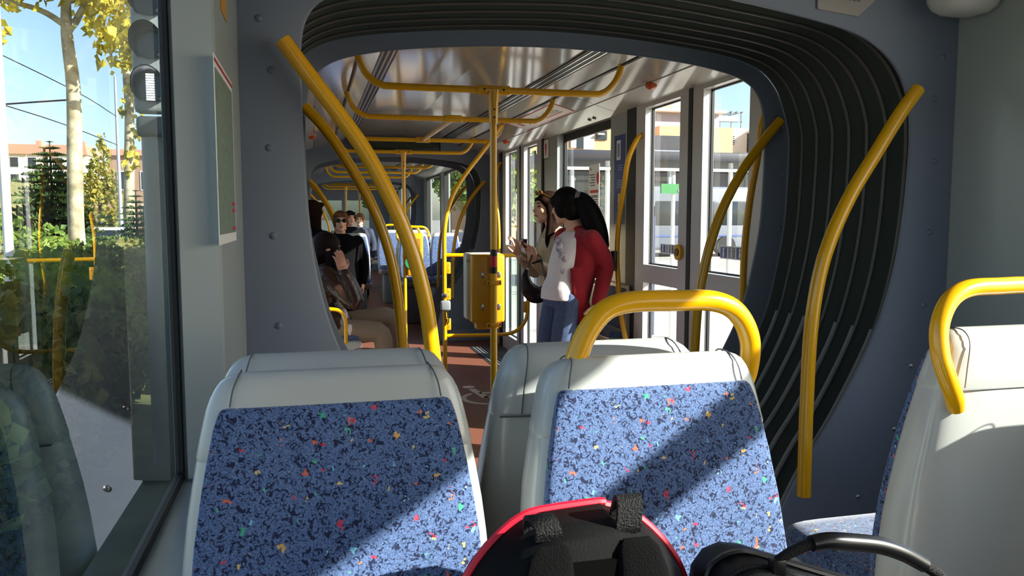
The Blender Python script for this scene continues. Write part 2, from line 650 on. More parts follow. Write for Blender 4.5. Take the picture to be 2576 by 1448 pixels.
# ceiling, one length per car body; the half-profile runs from the middle to the wall
CP = [(0.0, 2.30), (0.47, 2.285), (0.565, 2.265), (0.69, 2.225), (0.90, 2.165), (1.085, 2.112), (1.17, 2.105)]
def ceiling(y0, y1, idx):
    mb = MB()
    CP_ = CP if idx else CP[:5] + [(1.06, 2.118), (1.085, 2.22), (1.21, 2.22)]
    ring = lambda y, pts: [Vector((AX + a, y, b)) for a, b in pts]
    prof = [(-a, b) for a, b in reversed(CP_)] + CP_[1:]
    e_ = CP_[-1][0]
    top = [(e_, 2.55), (-e_, 2.55)]
    mb.loft([ring(y0, prof + top), ring(y1, prof + top)])
    c = struct(mb, 'ceiling', M_ceil, smooth=False)
    for s in (-1, 1):
        for k in range(3):
            a0 = 0.478 + k * 0.030
            z0 = 2.285 - (a0 - 0.47) * 0.21
            sl = MB()
            sl.box(AX + s * a0 if s > 0 else AX - a0 - 0.013, AX + s * a0 + 0.013 if s > 0 else AX - a0, y0, y1, z0 - 0.008, z0 + 0.01)
            sl.build('grille_slot', M_slot, c)
            sl = MB()
            x0 = AX + s * (a0 + 0.014)
            x1 = AX + s * (a0 + 0.026)
            sl.box(min(x0, x1), max(x0, x1), y0, y1, z0 - 0.012, z0 + 0.01)
            sl.build('grille_bar', M_alu, c)
        ls = MB()
        q = [(0.575, 2.258), (0.675, 2.226), (0.68, 2.236), (0.578, 2.27)]
        ls.loft([ring(y0 + 0.01, [(s * a, b) for a, b in q]), ring(y1 - 0.01, [(s * a, b) for a, b in q])])
        ls.build('light_strip', M_ceil2, c, smooth=False)
        gp = MB()
        x0, x1 = AX + s * 0.683, AX + s * 0.697
        gp.box(min(x0, x1), max(x0, x1), y0, y1, 2.219, 2.24)
        gp.build('shadow_gap', M_slot, c)
        ny = max(1, round((y1 - y0) / 1.9))
        for k in range(ny):
            ya, yb = y0 + (y1 - y0) * k / ny + 0.004, y0 + (y1 - y0) * (k + 1) / ny - 0.004
            cvp = MB()
            q = [(0.70, 2.2185), (0.895, 2.1625), (0.898, 2.175), (0.703, 2.231)]
            cvp.loft([ring(ya, [(s * a, b) for a, b in q]), ring(yb, [(s * a, b) for a, b in q])])
            cvp.build('cover_panel', M_ceil, c, smooth=False)
            hp = MB()
            q = [(0.905, 2.158), (1.084, 2.105), (1.086, 2.125), (0.908, 2.178)] if idx else [(0.905, 2.158), (1.05, 2.116), (1.05, 2.136), (0.908, 2.178)]
            hp.loft([ring(ya, [(s * a, b) for a, b in q]), ring(yb, [(s * a, b) for a, b in q])])
            hp.build('header_panel', M_ceil2, c, smooth=False)
    return c
MODS = ((-2.9, 2.2), (3.11, 8.95), (9.87, 14.75), (15.65, 21.6))
CEIL = [ceiling(a, b, i) for i, (a, b) in enumerate(MODS)]
# roof skins over the gangways' outsides
# side walls
ZT = 2.112
def wall(side, y0, y1, openings, name, hw=1.08, th=0.09, m=None, ZT=ZT):
    mb = MB()
    xa, xb = AX + side * hw, AX + side * (hw + th)
    x0, x1 = min(xa, xb), max(xa, xb)
    y = y0
    for (a, b, za, zb) in sorted(openings):
        if a > y:
            mb.box(x0, x1, y, a, -0.06, ZT)
        if za > -0.05:
            mb.box(x0, x1, a, b, -0.06, za)
        if zb < ZT - 1e-4:
            mb.box(x0, x1, a, b, zb, ZT)
        y = b
    if y < y1:
        mb.box(x0, x1, y, y1, -0.06, ZT)
    return struct(mb, name, m or M_wall, smooth=False)

NW = [0]
def window(side, a, b, za, zb, hw=1.08, gl=0.05, transom=None, gask=0.03, topband=0.0, glass=None, proud=0.006):
    """fixed pane in its black gasket; a child bar where the vent sash meets the pane"""
    NW[0] += 1
    mb = MB()
    xf = AX + side * (hw - proud)
    xg = AX + side * (hw + gl)
    def bx(m, p, q, y0, y1, z0, z1):
        m.box(min(p, q), max(p, q), y0, y1, z0, z1)
    g2 = gask
    bx(mb, xf, xg + side * 0.01, a, a + g2, za, zb)
    bx(mb, xf, xg + side * 0.01, b - g2, b, za, zb)
    bx(mb, xf, xg + side * 0.01, a + g2, b - g2, za, za + g2)
    bx(mb, xf, xg + side * 0.01, a + g2, b - g2, zb - g2 - topband, zb)
    o = struct(mb, 'window_%d' % NW[0], M_rubber, smooth=False)
    p = MB()
    bx(p, xg, xg + side * 0.005, a + g2 * 0.5, b - g2 * 0.5, za + g2 * 0.5, zb - g2 * 0.5)
    p.build('pane', glass or M_glass, o, smooth=False)
    if transom:
        t = MB()
        bx(t, xf, xg - side * 0.002, a + g2, min(b - g2, a + 1.36), transom[0], transom[1])
        t.build('transom_bar', M_rubber, o, smooth=False)
    return o

ND = [0]
def door(side, c, half=0.75, hw=1.08, label=None):
    """double sliding door: two leaves, each with an upper and a lower pane"""
    ND[0] += 1
    fr = MB()
    xi = AX + side * (hw - 0.010)
    xo = AX + side * (hw + 0.055)
    x0, x1 = min(xi, xo), max(xi, xo)
    def leaf(ya, yb, ga, gb):
        m = MB()
        m.box(x0, x1, ya, ga, 0.0, 2.11)
        m.box(x0, x1, gb, yb, 0.0, 2.11)
        m.box(x0, x1, ga, gb, 0.0, 0.16)
        m.box(x0, x1, ga, gb, 1.015, 1.125)
        m.box(x0, x1, ga, gb, 2.085, 2.11)
        return m
    seal = MB()
    seal.box(x0 - 0.004, x1 + 0.004, c - 0.022, c + 0.022, 0.0, 2.11)
    for yy in (c - half - 0.05, c + half + 0.0):
        seal.box(min(AX + side * (hw - 0.012), xo), max(AX + side * (hw - 0.012), xo), yy, yy + 0.05 + (0.10 if yy > c else 0), 0.0, 2.11)
    d = struct(seal, 'door_%d' % ND[0], M_rubber, smooth=False)
    for ya, yb, ga, gb in ((c - half, c - 0.022, c - half + 0.15, c - 0.14), (c + 0.022, c + half, c + 0.13, c + half - 0.14)):
        lf = leaf(ya, yb, ga, gb).build('leaf', M_doorgrey, d, smooth=False)
        gk = MB()
        for z0, z1 in ((0.16, 1.015), (1.125, 2.085)):
            for q in ((ga, ga + 0.008, z0, z1), (gb - 0.008, gb, z0, z1), (ga, gb, z0, z0 + 0.008), (ga, gb, z1 - 0.008, z1)):
                gk.box(min(AX + side * (hw + 0.036), AX + side * (hw + 0.05)), max(AX + side * (hw + 0.036), AX + side * (hw + 0.05)), q[0], q[1], q[2], q[3])
        gk.build('gasket', M_rubber, lf, smooth=False)
        for z0, z1 in ((0.16, 1.015), (1.125, 2.085)):
            p = MB()
            xx = AX + side * (hw + 0.042)
            p.box(min(xx, xx + side * 0.005), max(xx, xx + side * 0.005), ga, gb, z0, z1)
            p.build('pane', M_glass, lf, smooth=False)
    return d

# our own car body
H0 = 1.12
ZT0 = 2.225
W0 = [(-0.62, 1.69, 0.89, ZT0), (-2.6, -0.82, 0.89, ZT0)]
wall(-1, -2.9, 2.2, W0, 'wall_left', hw=H0, th=0.09, ZT=ZT0)
wall(1, -2.9, 2.2, W0, 'wall_right', hw=H0, th=0.09, ZT=ZT0)
for s, gm in ((-1, M_glassL), (1, M_glass)):
    for a, b, za, zb in W0:
        window(s, a, b, za, zb, hw=H0 + 0.064, gl=0.012, proud=-0.008, transom=(1.93, 2.03) if s > 0 else None, gask=0.018, glass=gm)
# slanted reveal from the glass to the wall, then the flat strip up to the gangway frame
H2 = 1.106
for s, nm in ((-1, 'trim_1'), (1, 'trim_2')):
    pl_ = [(H0 + 0.060, 1.652), (H2 + 0.004, 1.672), (H2, 1.680), (H2, 2.199), (H0 + 0.002, 2.199), (H0 + 0.002, 1.686)]
    mb = MB()
    mb.loft([[Vector((AX + s * a, b, z)) for a, b in pl_] for z in (0.9, 2.104)])
    struct(mb, nm, M_wall, smooth=False)
mb = MB()
mb.box(AX - 1.17, AX + 1.17, -2.96, -2.9, -0.06, 2.5)
struct(mb, 'wall_back', M_bulk)
# the door car
W1 = [(3.25, 4.85, -0.06, ZT), (5.22, 6.46, 0.92, ZT), (6.90, 8.55, -0.06, ZT)]
for s, nm in ((-1, 'wall_left'), (1, 'wall_right')):
    wall(s, 3.11, 8.95, W1, nm)
    window(s, 5.22, 6.46, 0.92, ZT, topband=0.045, gask=0.022, gl=0.072, proud=-0.058)
    door(s, 4.0)
    door(s, 7.65)
# second seat car and the end car
W2 = [(9.98, 12.35, 1.0, ZT), (12.75, 14.3, 1.0, ZT)]
W3 = [(15.95, 17.4, 0.5, ZT), (17.75, 19.1, 0.9, ZT), (19.4, 20.8, 0.9, ZT)]
for s, nm in ((-1, 'wall_left'), (1, 'wall_right')):
    wall(s, 9.87, 14.75, W2, nm)
    wall(s, 15.65, 21.6, W3, nm)
    for a, b, za, zb in W2 + W3:
        window(s, a, b, za, zb)
M_cab = glass_mat('dark_cab_pane', (0.42, 0.46, 0.45), 1.5)
# cab partition at the far end, two panes to the driver's cab
mb = MB()
y0, y1 = 21.6, 21.66
mb.box(AX - 1.17, AX + 1.17, y0, y1, -0.06, 1.05)
mb.box(AX - 1.17, AX + 1.17, y0, y1, 1.85, 2.5)
for a, b in ((-1.17, -0.95), (-0.16, -0.02), (0.55, 1.17)):
    mb.box(AX + a, AX + b, y0, y1, 1.05, 1.85)
struct(mb, 'wall_front', M_bulk, smooth=False)
for a, b in ((-0.95, -0.16), (-0.02, 0.55)):
    p = MB()
    p.box(AX + a, AX + b, y0 + 0.02, y0 + 0.03, 1.05, 1.85)
    struct(p, 'window_%d' % (NW[0] + 1), M_cab, smooth=False)
    NW[0] += 1
# ------------------------------------------------------------------ seats
WROWS = [(0.50, 0.205), (0.58, 0.212), (0.70, 0.217), (0.82, 0.220), (0.92, 0.217), (1.00, 0.209), (1.07, 0.198), (1.12, 0.188), (1.15, 0.181), (1.172, 0.173), (1.187, 0.162), (1.196, 0.148), (1.200, 0.130)]
def wz(z):
    for (a, wa), (b, wb) in zip(WROWS, WROWS[1:]):
        if z <= b:
            return wa + (wb - wa) * max(0, (z - a)) / (b - a)
    return WROWS[-1][1]
def yf(z):
    return -0.215 * (1.19 - z) + 0.10 * max(0, 0.75 - z) ** 1.0
def yb(z):
    if z > 1.172:
        return 0.075 - (z - 1.172) * 1.0
    return 0.075 - 0.10 * max(0.0, 1.0 - z) - 0.06 * max(0, 1.05 - z) * 0.3
def srow(z, wd, y0, y1, e=4.6, n=32):
    r = []
    for k in range(n):
        t = 2 * PI * (k + 0.5) / n
        c, s = math.cos(t), math.sin(t)
        r.append(Vector((wd * math.copysign(abs(c) ** (2 / e), c), (y0 + y1) / 2 + (y1 - y0) / 2 * math.copysign(abs(s) ** (2 / e), s), z)))
    return r
M_ped = mat('dark_grey_pedestal', '#6f7376', rough=0.5)

def make_seat(name, label, group=None, handle=True, loc=(0, 0, 0), rz=0.0):
    t = thing(name, label, 'seat', loc, rz, group, local=True)
    mb = MB()
    zs = [0.50, 0.56, 0.64, 0.72, 0.80, 0.88, 0.95, 1.0, 1.05, 1.09]
    mb.loft([srow(z, wz(z), yf(z), yb(z)) for z in zs])
    mb.build('shell', M_shell, t, ang=50)
    hc = MB()
    zs = [1.083, 1.087, 1.11, 1.13, 1.15, 1.165, 1.178, 1.188, 1.195, 1.199, 1.2005]
    rr = []
    for i, z in enumerate(zs):
        g = 0.0 if i == 0 else 0.0012
        sh = {8: 0.008, 9: 0.016, 10: 0.026}.get(i, 0.0)
        rr.append(srow(z, wz(z) + g, yf(z) - g + sh * 0.7, yb(z) + g - sh))
    hc.loft(rr)
    cap = hc.build('head_cap', M_shell, t, ang=50)
    for s in (-1, 1):
        sm = MB()
        sm.tube(smooth_path([(s * 0.147, yf(1.158) - 0.0032, 1.158), (s * 0.143, yf(1.18) - 0.0028, 1.18), (s * 0.137, yf(1.195) + 0.006, 1.196), (s * 0.134, 0.03, 1.2005), (s * 0.136, 0.055, 1.196), (s * 0.141, 0.074, 1.176), (s * 0.148, 0.078, 1.13), (s * 0.152, 0.0785, 1.09)], 4), 0.0013, n=5)
        sm.build('seam', mat('seam_shadow_gap', '#55585a', rough=0.6), cap)
    sm = MB()
    sm.tube([(-0.188, 0.070, 1.085), (-0.15, 0.0765, 1.085), (0.15, 0.0765, 1.085), (0.188, 0.070, 1.085)], 0.0016, n=6)
    sm.build('seam', MATS['seam_shadow_gap'], cap)
    fb = MB()
    zs = [0.60, 0.603, 0.615, 0.66, 0.74, 0.82, 0.90, 0.98, 1.05, 1.10, 1.13, 1.143, 1.150, 1.154, 1.1555]
    ins = [0.05, 0.032, 0.020, 0.018, 0.017, 0.017, 0.017, 0.017, 0.017, 0.017, 0.017, 0.018, 0.019, 0.022, 0.028]
    th = [0.001, 0.004, 0.008, 0.010, 0.011, 0.011, 0.011, 0.011, 0.0105, 0.010, 0.009, 0.008, 0.006, 0.004, 0.001]
    fb.loft([srow(z, wz(z) - i, yf(z) - a, yf(z) + 0.02, e=9, n=48) for z, i, a in zip(zs, ins, th)])
    fb.build('back_cushion', M_fab, t, ang=60)
    pan = MB()
    # moulded seat pan that sweeps up into the back shell
    rows = []
    for y, zl, zh, wd in ((0.02, 0.50, 0.60, 0.19), (-0.06, 0.455, 0.60, 0.212), (-0.14, 0.445, 0.585, 0.216), (-0.28, 0.47, 0.575, 0.216), (-0.40, 0.51, 0.575, 0.212), (-0.46, 0.54, 0.572, 0.195), (-0.475, 0.55, 0.562, 0.16)):
        r = []
        for k in range(28):
            a = 2 * PI * (k + 0.5) / 28
            c, s = math.cos(a), math.sin(a)
            r.append(Vector((wd * math.copysign(abs(c) ** 0.45, c), y, (zl + zh) / 2 + (zh - zl) / 2 * math.copysign(abs(s) ** 0.6, s))))
        rows.append(r)
    pan.loft(rows)
    pan.build('seat_pan', M_shell, t, ang=50)
    sc_ = MB()
    rows = []
    for y, zh, wd in ((-0.06, 0.62, 0.17), (-0.075, 0.63, 0.19), (-0.16, 0.627, 0.2), (-0.28, 0.63, 0.201), (-0.40, 0.633, 0.2), (-0.445, 0.626, 0.195), (-0.468, 0.608, 0.182), (-0.478, 0.585, 0.16)):
        r = []
        for k in range(28):
            a = 2 * PI * (k + 0.5) / 28
            c, s = math.cos(a), math.sin(a)
            r.append(Vector((wd * math.copysign(abs(c) ** 0.35, c), y, 0.57 + (zh - 0.57) * math.copysign(abs(s) ** 0.5, s) * (1 if s > 0 else 0.4))))
        rows.append(r)
    sc_.loft(rows)
    sc_.build('seat_cushion', M_fab, t, ang=60)
    pd = MB()
    pd.rbox(-0.15, 0.15, -0.34, -0.04, 0.0, 0.48, 0.03)
    pd.build('pedestal', M_ped, t)
    if handle:
        hd = MB()
        hd.tube(smooth_path([(-0.128, 0.03, 1.175), (-0.118, 0.032, 1.205), (-0.098, 0.036, 1.243), (-0.068, 0.04, 1.272), (-0.025, 0.042, 1.283), (0.05, 0.044, 1.283), (0.125, 0.047, 1.280), (0.172, 0.052, 1.258), (0.202, 0.062, 1.212), (0.207, 0.072, 1.16), (0.196, 0.080, 1.115), (0.176, 0.078, 1.075), (0.160, 0.066, 1.05)], 6), 0.0175, n=16)
        hd.build('grab_handle', M_yel, t)
    return t

SG = 'blue moquette seats of the tram'
SEAT_A = make_seat('passenger_seat', 'blue flecked seat beside the big window, mostly in shade, without a handle', handle=False, loc=(0.031, 1.15, 0), group=SG)
SEAT_B = make_seat('passenger_seat', 'blue flecked seat with yellow handle and sunlit headrest behind the black backpack', handle=True, loc=(0.522, 1.15, 0), group=SG)
def seat_copy(src, label, loc, rz=0.0):
    c = copy_tree(src)
    c.location = loc
    c.rotation_euler = (0, 0, rz)
    c['label'] = label
    return c
seat_copy(SEAT_A, 'grey seat back turned away just behind the shaded blue window seat', (0.036, 1.348, 0), PI)
seat_copy(SEAT_A, 'grey seat back turned away behind the sunlit seat with the yellow handle', (0.487, 1.348, 0), PI)
seat_copy(SEAT_B, 'white sunlit seat back with yellow handle across the aisle, cut by the picture edge', (1.370, 1.335, 0), PI)
seat_copy(SEAT_A, 'seat by the far window whose shadow falls on the white seat back', (1.715, 1.02, 0))
seat_copy(SEAT_B, 'distant blue seat with yellow handle, aisle side, beyond the ticket validator with green disc', (1.345, 10.88, 0))
seat_copy(SEAT_A, 'distant sunlit blue seat by the wall, seen behind the strap pole', (1.775, 10.88, 0))
seat_copy(SEAT_A, 'distant blue seat hidden mostly by the standing person in black', (0.53, 10.88, 0))
seat_copy(SEAT_B, 'distant seat turned away behind the blue aisle seat', (1.345, 11.2, 0), PI)
seat_copy(SEAT_B, 'farthest blue seat with yellow handle, left of the green disc validator', (1.27, 13.5, 0))
seat_copy(SEAT_A, 'farthest blue seat by the wall, white head band sunlit', (1.76, 13.5, 0))
seat_copy(SEAT_A, 'small blue seat beyond the third gangway opening', (0.62, 16.6, 0))

def side_seat(label, loc, rz):
    """low wall seat: local +x points away from the wall, origin on the floor at the wall"""
    t = thing('side_seat', label, 'seat', loc, rz, 'low side seats along the walls', local=True)
    def prof(pts, y):
        return [Vector((a, y, b)) for a, b in pts]
    sh = [(0.015, 0.86), (0.03, 0.875), (0.06, 0.87), (0.085, 0.72), (0.12, 0.56), (0.16, 0.525), (0.42, 0.535), (0.455, 0.525), (0.455, 0.50), (0.40, 0.475), (0.14, 0.45), (0.06, 0.47), (0.02, 0.56)]
    mb = MB()
    mb.loft([prof([(0.03 + (a - 0.03) * 0.97, b - 0.008) for a, b in sh], -0.215), prof(sh, -0.20), prof(sh, 0.20), prof([(0.03 + (a - 0.03) * 0.97, b - 0.008) for a, b in sh], 0.215)])
    mb.build('shell', M_shell, t)
    c = MB()
    bk = [(0.062, 0.85), (0.08, 0.85), (0.104, 0.72), (0.135, 0.60), (0.12, 0.58), (0.088, 0.70)]
    c.loft([prof(bk, -0.18), prof(bk, 0.18)])
    c.build('back_cushion', M_fab, t)
    c = MB()
    st = [(0.13, 0.535), (0.14, 0.565), (0.40, 0.575), (0.438, 0.56), (0.445, 0.535), (0.41, 0.53)]
    c.loft([prof(st, -0.19), prof(st, 0.19)])
    c.build('seat_cushion', M_fab, t)
    p = MB()
    p.rbox(0.0, 0.13, -0.10, 0.10, 0.0, 0.50, 0.01)
    p.build('pedestal', M_ped, t)
    h = MB()
    h.tube(smooth_path([(0.05, -0.232, 0.60), (0.05, -0.235, 0.70), (0.07, -0.235, 0.745), (0.12, -0.235, 0.77), (0.26, -0.235, 0.77), (0.32, -0.235, 0.745), (0.345, -0.232, 0.68), (0.345, -0.225, 0.52)], 5), 0.0135, n=12)
    h.build('loop_handle', M_yel, t)
    return t
SIDE_L = side_seat('white side seat with yellow loop under the seated woman in brown leather', (-0.13, 5.95, 0), 0.0)
s_ = copy_tree(SIDE_L); s_.location = (2.006, 5.03, 0.1); s_.rotation_euler = (0, 0, PI); s_.scale = (0.32, 1, 1)
s_['label'] = 'narrow folded side seat with yellow loop beside the woman in red'
s2 = copy_tree(SIDE_L); s2.location = (1.0, 16.9, 0); s2.rotation_euler = (0, 0, 0)
s2['label'] = 'small far blue side seat with yellow loop, left of the yellow pole'
for s__ in (s_,):
    for ch in s__.children:
        pass
# ------------------------------------------------------------------ yellow rails and poles
def rail(name, label, cat, pts, r=0.0215, sm=6, group=None, collars=(), closed_ends=True, n=14):
    mb = MB()
    path = smooth_path(pts, sm) if sm else [Vector(p) for p in pts]
    mb.tube(path, r, n=n)
    o = mb.build(name, M_yel)
    tag(o, label, cat, group)
    for f, ln, k in collars:
        i = min(int(f * (len(path) - 1)), len(path) - 2)
        d = (path[i + 1] - path[i]).normalized()
        c = MB()
        c.tube([path[i] - d * ln / 2, path[i] + d * ln / 2], r * k, n=n)
        c.build('collar', M_yel, o)
    return o
GR = 'curved grab rails beside the gangways'
pl = [(-0.062, 2.145, 1.866), (-0.007, 2.14, 1.79), (0.071, 2.14, 1.687), (0.14, 2.14, 1.588), (0.206, 2.14, 1.462), (0.257, 2.14, 1.335), (0.286, 2.14, 1.228), (0.303, 2.14, 1.13), (0.318, 2.14, 0.98), (0.325, 2.14, 0.80), (0.326, 2.14, 0.56)]
rail('grab_rail', 'thick yellow curved rail on the gangway frame by the window, lower end sunlit', 'grab rail', pl, group=GR, collars=((0.13, 0.006, 1.02),))
pr = [(1.845, 2.145, 1.817), (1.78, 2.14, 1.74), (1.693, 2.14, 1.61), (1.613, 2.14, 1.487), (1.548, 2.14, 1.353), (1.511, 2.14, 1.231), (1.489, 2.14, 1.071), (1.483, 2.14, 0.859), (1.483, 2.14, 0.669), (1.484, 2.14, 0.545)]
rail('grab_rail', 'long yellow curved rail in front of the dark bellows, behind the white seat back', 'grab rail', pr, group=GR, collars=((0.13, 0.006, 1.02), (0.93, 0.005, 1.02)))
FL = [(-0.019, 1.817), (0.056, 1.733), (0.14, 1.604), (0.211, 1.472), (0.268, 1.323), (0.303, 1.156), (0.323, 0.94), (0.328, 0.72), (0.328, 0.56)]
FR = [(1.909, 1.822), (1.828, 1.729), (1.729, 1.595), (1.641, 1.428), (1.582, 1.246), (1.549, 1.062), (1.536, 0.817), (1.532, 0.62), (1.532, 0.5)]
def gang(y, sx, lab):
    src = FL if sx < 0 else FR
    rail('grab_rail', lab, 'grab rail', [(a, y, b) for a, b in src], r=0.02, group=GR, collars=((0.10, 0.006, 1.02),))
gang(3.0, -1, 'second yellow curved rail, just behind the thick one by the window')
gang(3.0, 1, 'yellow curved rail crossing the door panes at the near edge of the door')
gang(8.9, 1, 'distant yellow curved rail on the second gangway frame, nearer of two')
gang(9.93, 1, 'distant yellow curved rail just inside the second gangway')
gang(8.9, -1, 'distant yellow curved rail in front of the person with sunglasses')
gang(9.93, -1, 'thin distant yellow curved rail behind the person with sunglasses')
gang(14.7, 1, 'tiny yellow curved rail on the third gangway frame')
gang(15.7, 1, 'tiny yellow curved rail inside the third gangway')
gang(14.7, -1, 'tiny yellow curved rail on the third gangway frame, window side')

DP = 'bowed poles beside the doors'
XD = 1.925
def door_pole(pts, lab, x=XD):
    p = [(2.008, pts[0][0], pts[0][1] + 0.05), (x + 0.045, pts[0][0], pts[0][1] + 0.02)] + [(x, y, z) for y, z in pts[1:-1]] + [(x + 0.045, pts[-1][0], pts[-1][1] - 0.02), (2.008, pts[-1][0], pts[-1][1] - 0.05)]
    o = rail('door_pole', lab, 'pole', p, r=0.0165, group=DP)
    return o
door_pole([(3.16, 1.95), (3.17, 1.81), (3.2, 1.676), (3.25, 1.5), (3.285, 1.28), (3.29, 1.04), (3.285, 0.75), (3.27, 0.45)], 'bowed yellow pole at the near door edge, against the sky pane')
dp2 = door_pole([(4.66, 1.88), (4.69, 1.78), (4.755, 1.61), (4.84, 1.38), (4.865, 1.20), (4.85, 1.05), (4.80, 0.85), (4.71, 0.66), (4.66, 0.5)], 'bowed yellow pole with stop button beside the woman in red')
b = MB()
b.rbox(XD - 0.042, XD - 0.012, 4.825, 4.885, 1.07, 1.20, 0.008)
bb = b.build('button_housing', M_black, dp2)
b = MB(); b.rbox(XD - 0.050, XD - 0.038, 4.832, 4.878, 1.115, 1.16, 0.004); b.build('stop_button', M_red, bb)
door_pole([(8.45, 1.95), (8.42, 1.80), (8.36, 1.61), (8.28, 1.38), (8.25, 1.20), (8.27, 1.0), (8.32, 0.8), (8.38, 0.6)], 'far bowed yellow pole beside the second door')

# ceiling hoops
HG = 'yellow ceiling hoops'
def hoop(y, lab, z=2.068, xa=0.232, xb=1.622, dz=0.0):
    return rail('ceiling_hoop', lab, 'ceiling rail', [(xa - 0.012, y, 2.275), (xa + 0.012, y, 2.18), (xa + 0.05, y, 2.115), (xa + 0.11, y, z + 0.008), (xa + 0.2, y, z), (AX, y, z), (xb - 0.2, y, z), (xb - 0.11, y, z + 0.008), (xb - 0.055, y, 2.115), (xb - 0.018, y, 2.175), (xb + 0.01, y, 2.27)], r=0.0175, group=HG)
hoop(4.06, 'nearest yellow ceiling hoop, carried on the pole with the big yellow box')
hoop(5.3, 'second yellow ceiling hoop, crossing in front of the line plan')
hoop(6.8, 'third yellow ceiling hoop, joined to the second by a short bar')
hoop(8.1, 'fourth yellow ceiling hoop, below the dark display board')
for y, lab in ((10.6, 'first yellow ceiling hoop beyond the second gangway'), (11.9, 'second yellow ceiling hoop beyond the second gangway'), (13.3, 'third yellow ceiling hoop beyond the second gangway'), (16.3, 'small yellow ceiling hoop beyond the third gangway'), (17.6, 'small far yellow ceiling hoop, second beyond the third gangway'), (19.2, 'farthest tiny yellow ceiling hoop')):
    hoop(y, lab)
tb = rail('ceiling_bar', 'short lengthwise yellow bar joining the second and third ceiling hoops', 'ceiling rail', [(0.925, 5.3, 2.068), (0.925, 6.8, 2.068)], r=0.0165, sm=0)
for y in (5.3, 6.8):
    c = MB(); c.rbox(0.925 - 0.062, 0.925 + 0.062, y - 0.024, y + 0.024, 2.046, 2.092, 0.012, 3); c.build('clamp', M_yel, tb)
# centre poles
def centre_pole(x, y, lab, ztop=2.068, r=0.0185):
    mb = MB()
    mb.tube([(x, y, 0.0), (x, y, ztop)], r, n=16)
    o = mb.build('centre_pole', M_yel)
    tag(o, lab, 'pole', 'upright centre poles')
    tee = MB()
    tee.tube([(x - 0.085, y, ztop), (x + 0.085, y, ztop)], 0.024, n=16)
    tee.tube([(x, y, ztop), (x, y, ztop - 0.07), (x, y, ztop - 0.17)], [0.034, 0.026, 0.0235], n=16)
    t_ = tee.build('tee_clamp', M_yel, o)
    for dx, dz in ((-0.05, 0.0), (0.05, 0.0), (0, -0.1), (0, -0.14)):
        s = MB(); s.ball((x + dx, y - 0.024, ztop + dz), (0.006, 0.003, 0.006), n=8, m=5); s.build('screw', M_dark, t_)
    f = MB(); f.tube([(x, y, 0), (x, y, 0.012), (x, y, 0.03)], [0.045, 0.043, 0.022], n=16); f.build('floor_flange', M_yel, o)
    return o
P1 = centre_pole(0.918, 4.06, 'upright yellow pole carrying the big yellow box, with black and red bands')
for z0, z1, m_ in ((1.215, 1.25, M_black), (1.158, 1.215, M_red), (1.125, 1.158, M_black)):
    c = MB(); c.tube([(0.918, 4.06, z0), (0.918, 4.06, z1)], 0.0195, n=16); c.build('band', m_, P1)
P3 = centre_pole(0.905, 8.1, 'thin upright yellow pole carrying the validator with the green disc')
centre_pole(0.93, 16.3, 'tiny upright yellow pole beyond the third gangway')
centre_pole(0.72, 17.6, 'tiny far upright yellow pole behind the heads')
# yellow ticket box on the pole
V = thing('ticket_validator', 'big yellow ticket box clamped to the pole, seen from its screwed back', 'ticket machine', (0.89, 4.15, 0.85))
mb = MB(); mb.rbox(0.806, 0.986, 4.085, 4.165, 0.86, 1.222, 0.014, 3); mb.build('housing', M_yel2, V)
mb = MB(); mb.rbox(0.788, 0.978, 4.150, 4.24, 0.872, 1.228, 0.012, 3); mb.build('front_cover', mat('cream_plastic', '#d9cdb8', rough=0.4), V)
mb = MB(); mb.rbox(0.83, 0.955, 4.095, 4.16, 0.825, 0.868, 0.01, 2); mb.build('foot_bracket', M_yel2, V)
for z in (1.075, 0.853):
    mb = MB(); mb.rbox(0.880, 0.958, 4.050, 4.088, z - 0.013, z + 0.013, 0.003); mb.rbox(0.895, 0.942, 4.034, 4.06, z - 0.012, z + 0.012, 0.005); c = mb.build('clamp_plate', M_yel2, V)
    for dx in (-0.031, 0.033):
        s = MB(); s.ball((0.918 + dx, 4.05, z), (0.0045, 0.003, 0.0045), n=8, m=5); s.build('bolt', M_dark, c)
for dx in (-0.042, 0.048):
    for z in (1.115, 0.945):
        s = MB(); s.rbox(0.905 + dx - 0.008, 0.905 + dx + 0.008, 4.080, 4.09, z - 0.016, z + 0.016, 0.004); s.build('key_slot', M_steel, V)
s = MB(); s.ball((0.796, 4.149, 1.188), (0.008, 0.004, 0.008), n=10, m=6); s.build('screw', M_steel, V)
# validator with the green disc
V2 = thing('ticket_validator', 'smaller yellow validator with green disc on the far thin pole', 'ticket machine', (1.0, 8.1, 0.82))
mb = MB(); mb.rbox(0.925, 1.09, 8.05, 8.17, 0.82, 1.255, 0.015, 3); mb.build('housing', M_yel2, V2)
mb = MB(); mb.disc((0.968, 8.046, 0.96), (0, 1, 0), 0.066, 0.008, 24); mb.build('green_disc', mat('green_print', '#1f7d5e', rough=0.4), V2)
mb = MB(); mb.rbox(0.96, 1.06, 8.044, 8.052, 1.09, 1.20, 0.004); mb.build('reader_window', mat('amber_screen', '#9a6312', rough=0.2), V2)
mb = MB(); mb.rbox(0.885, 0.93, 8.08, 8.12, 1.0, 1.05, 0.004); mb.build('clamp_plate', M_yel2, V2)

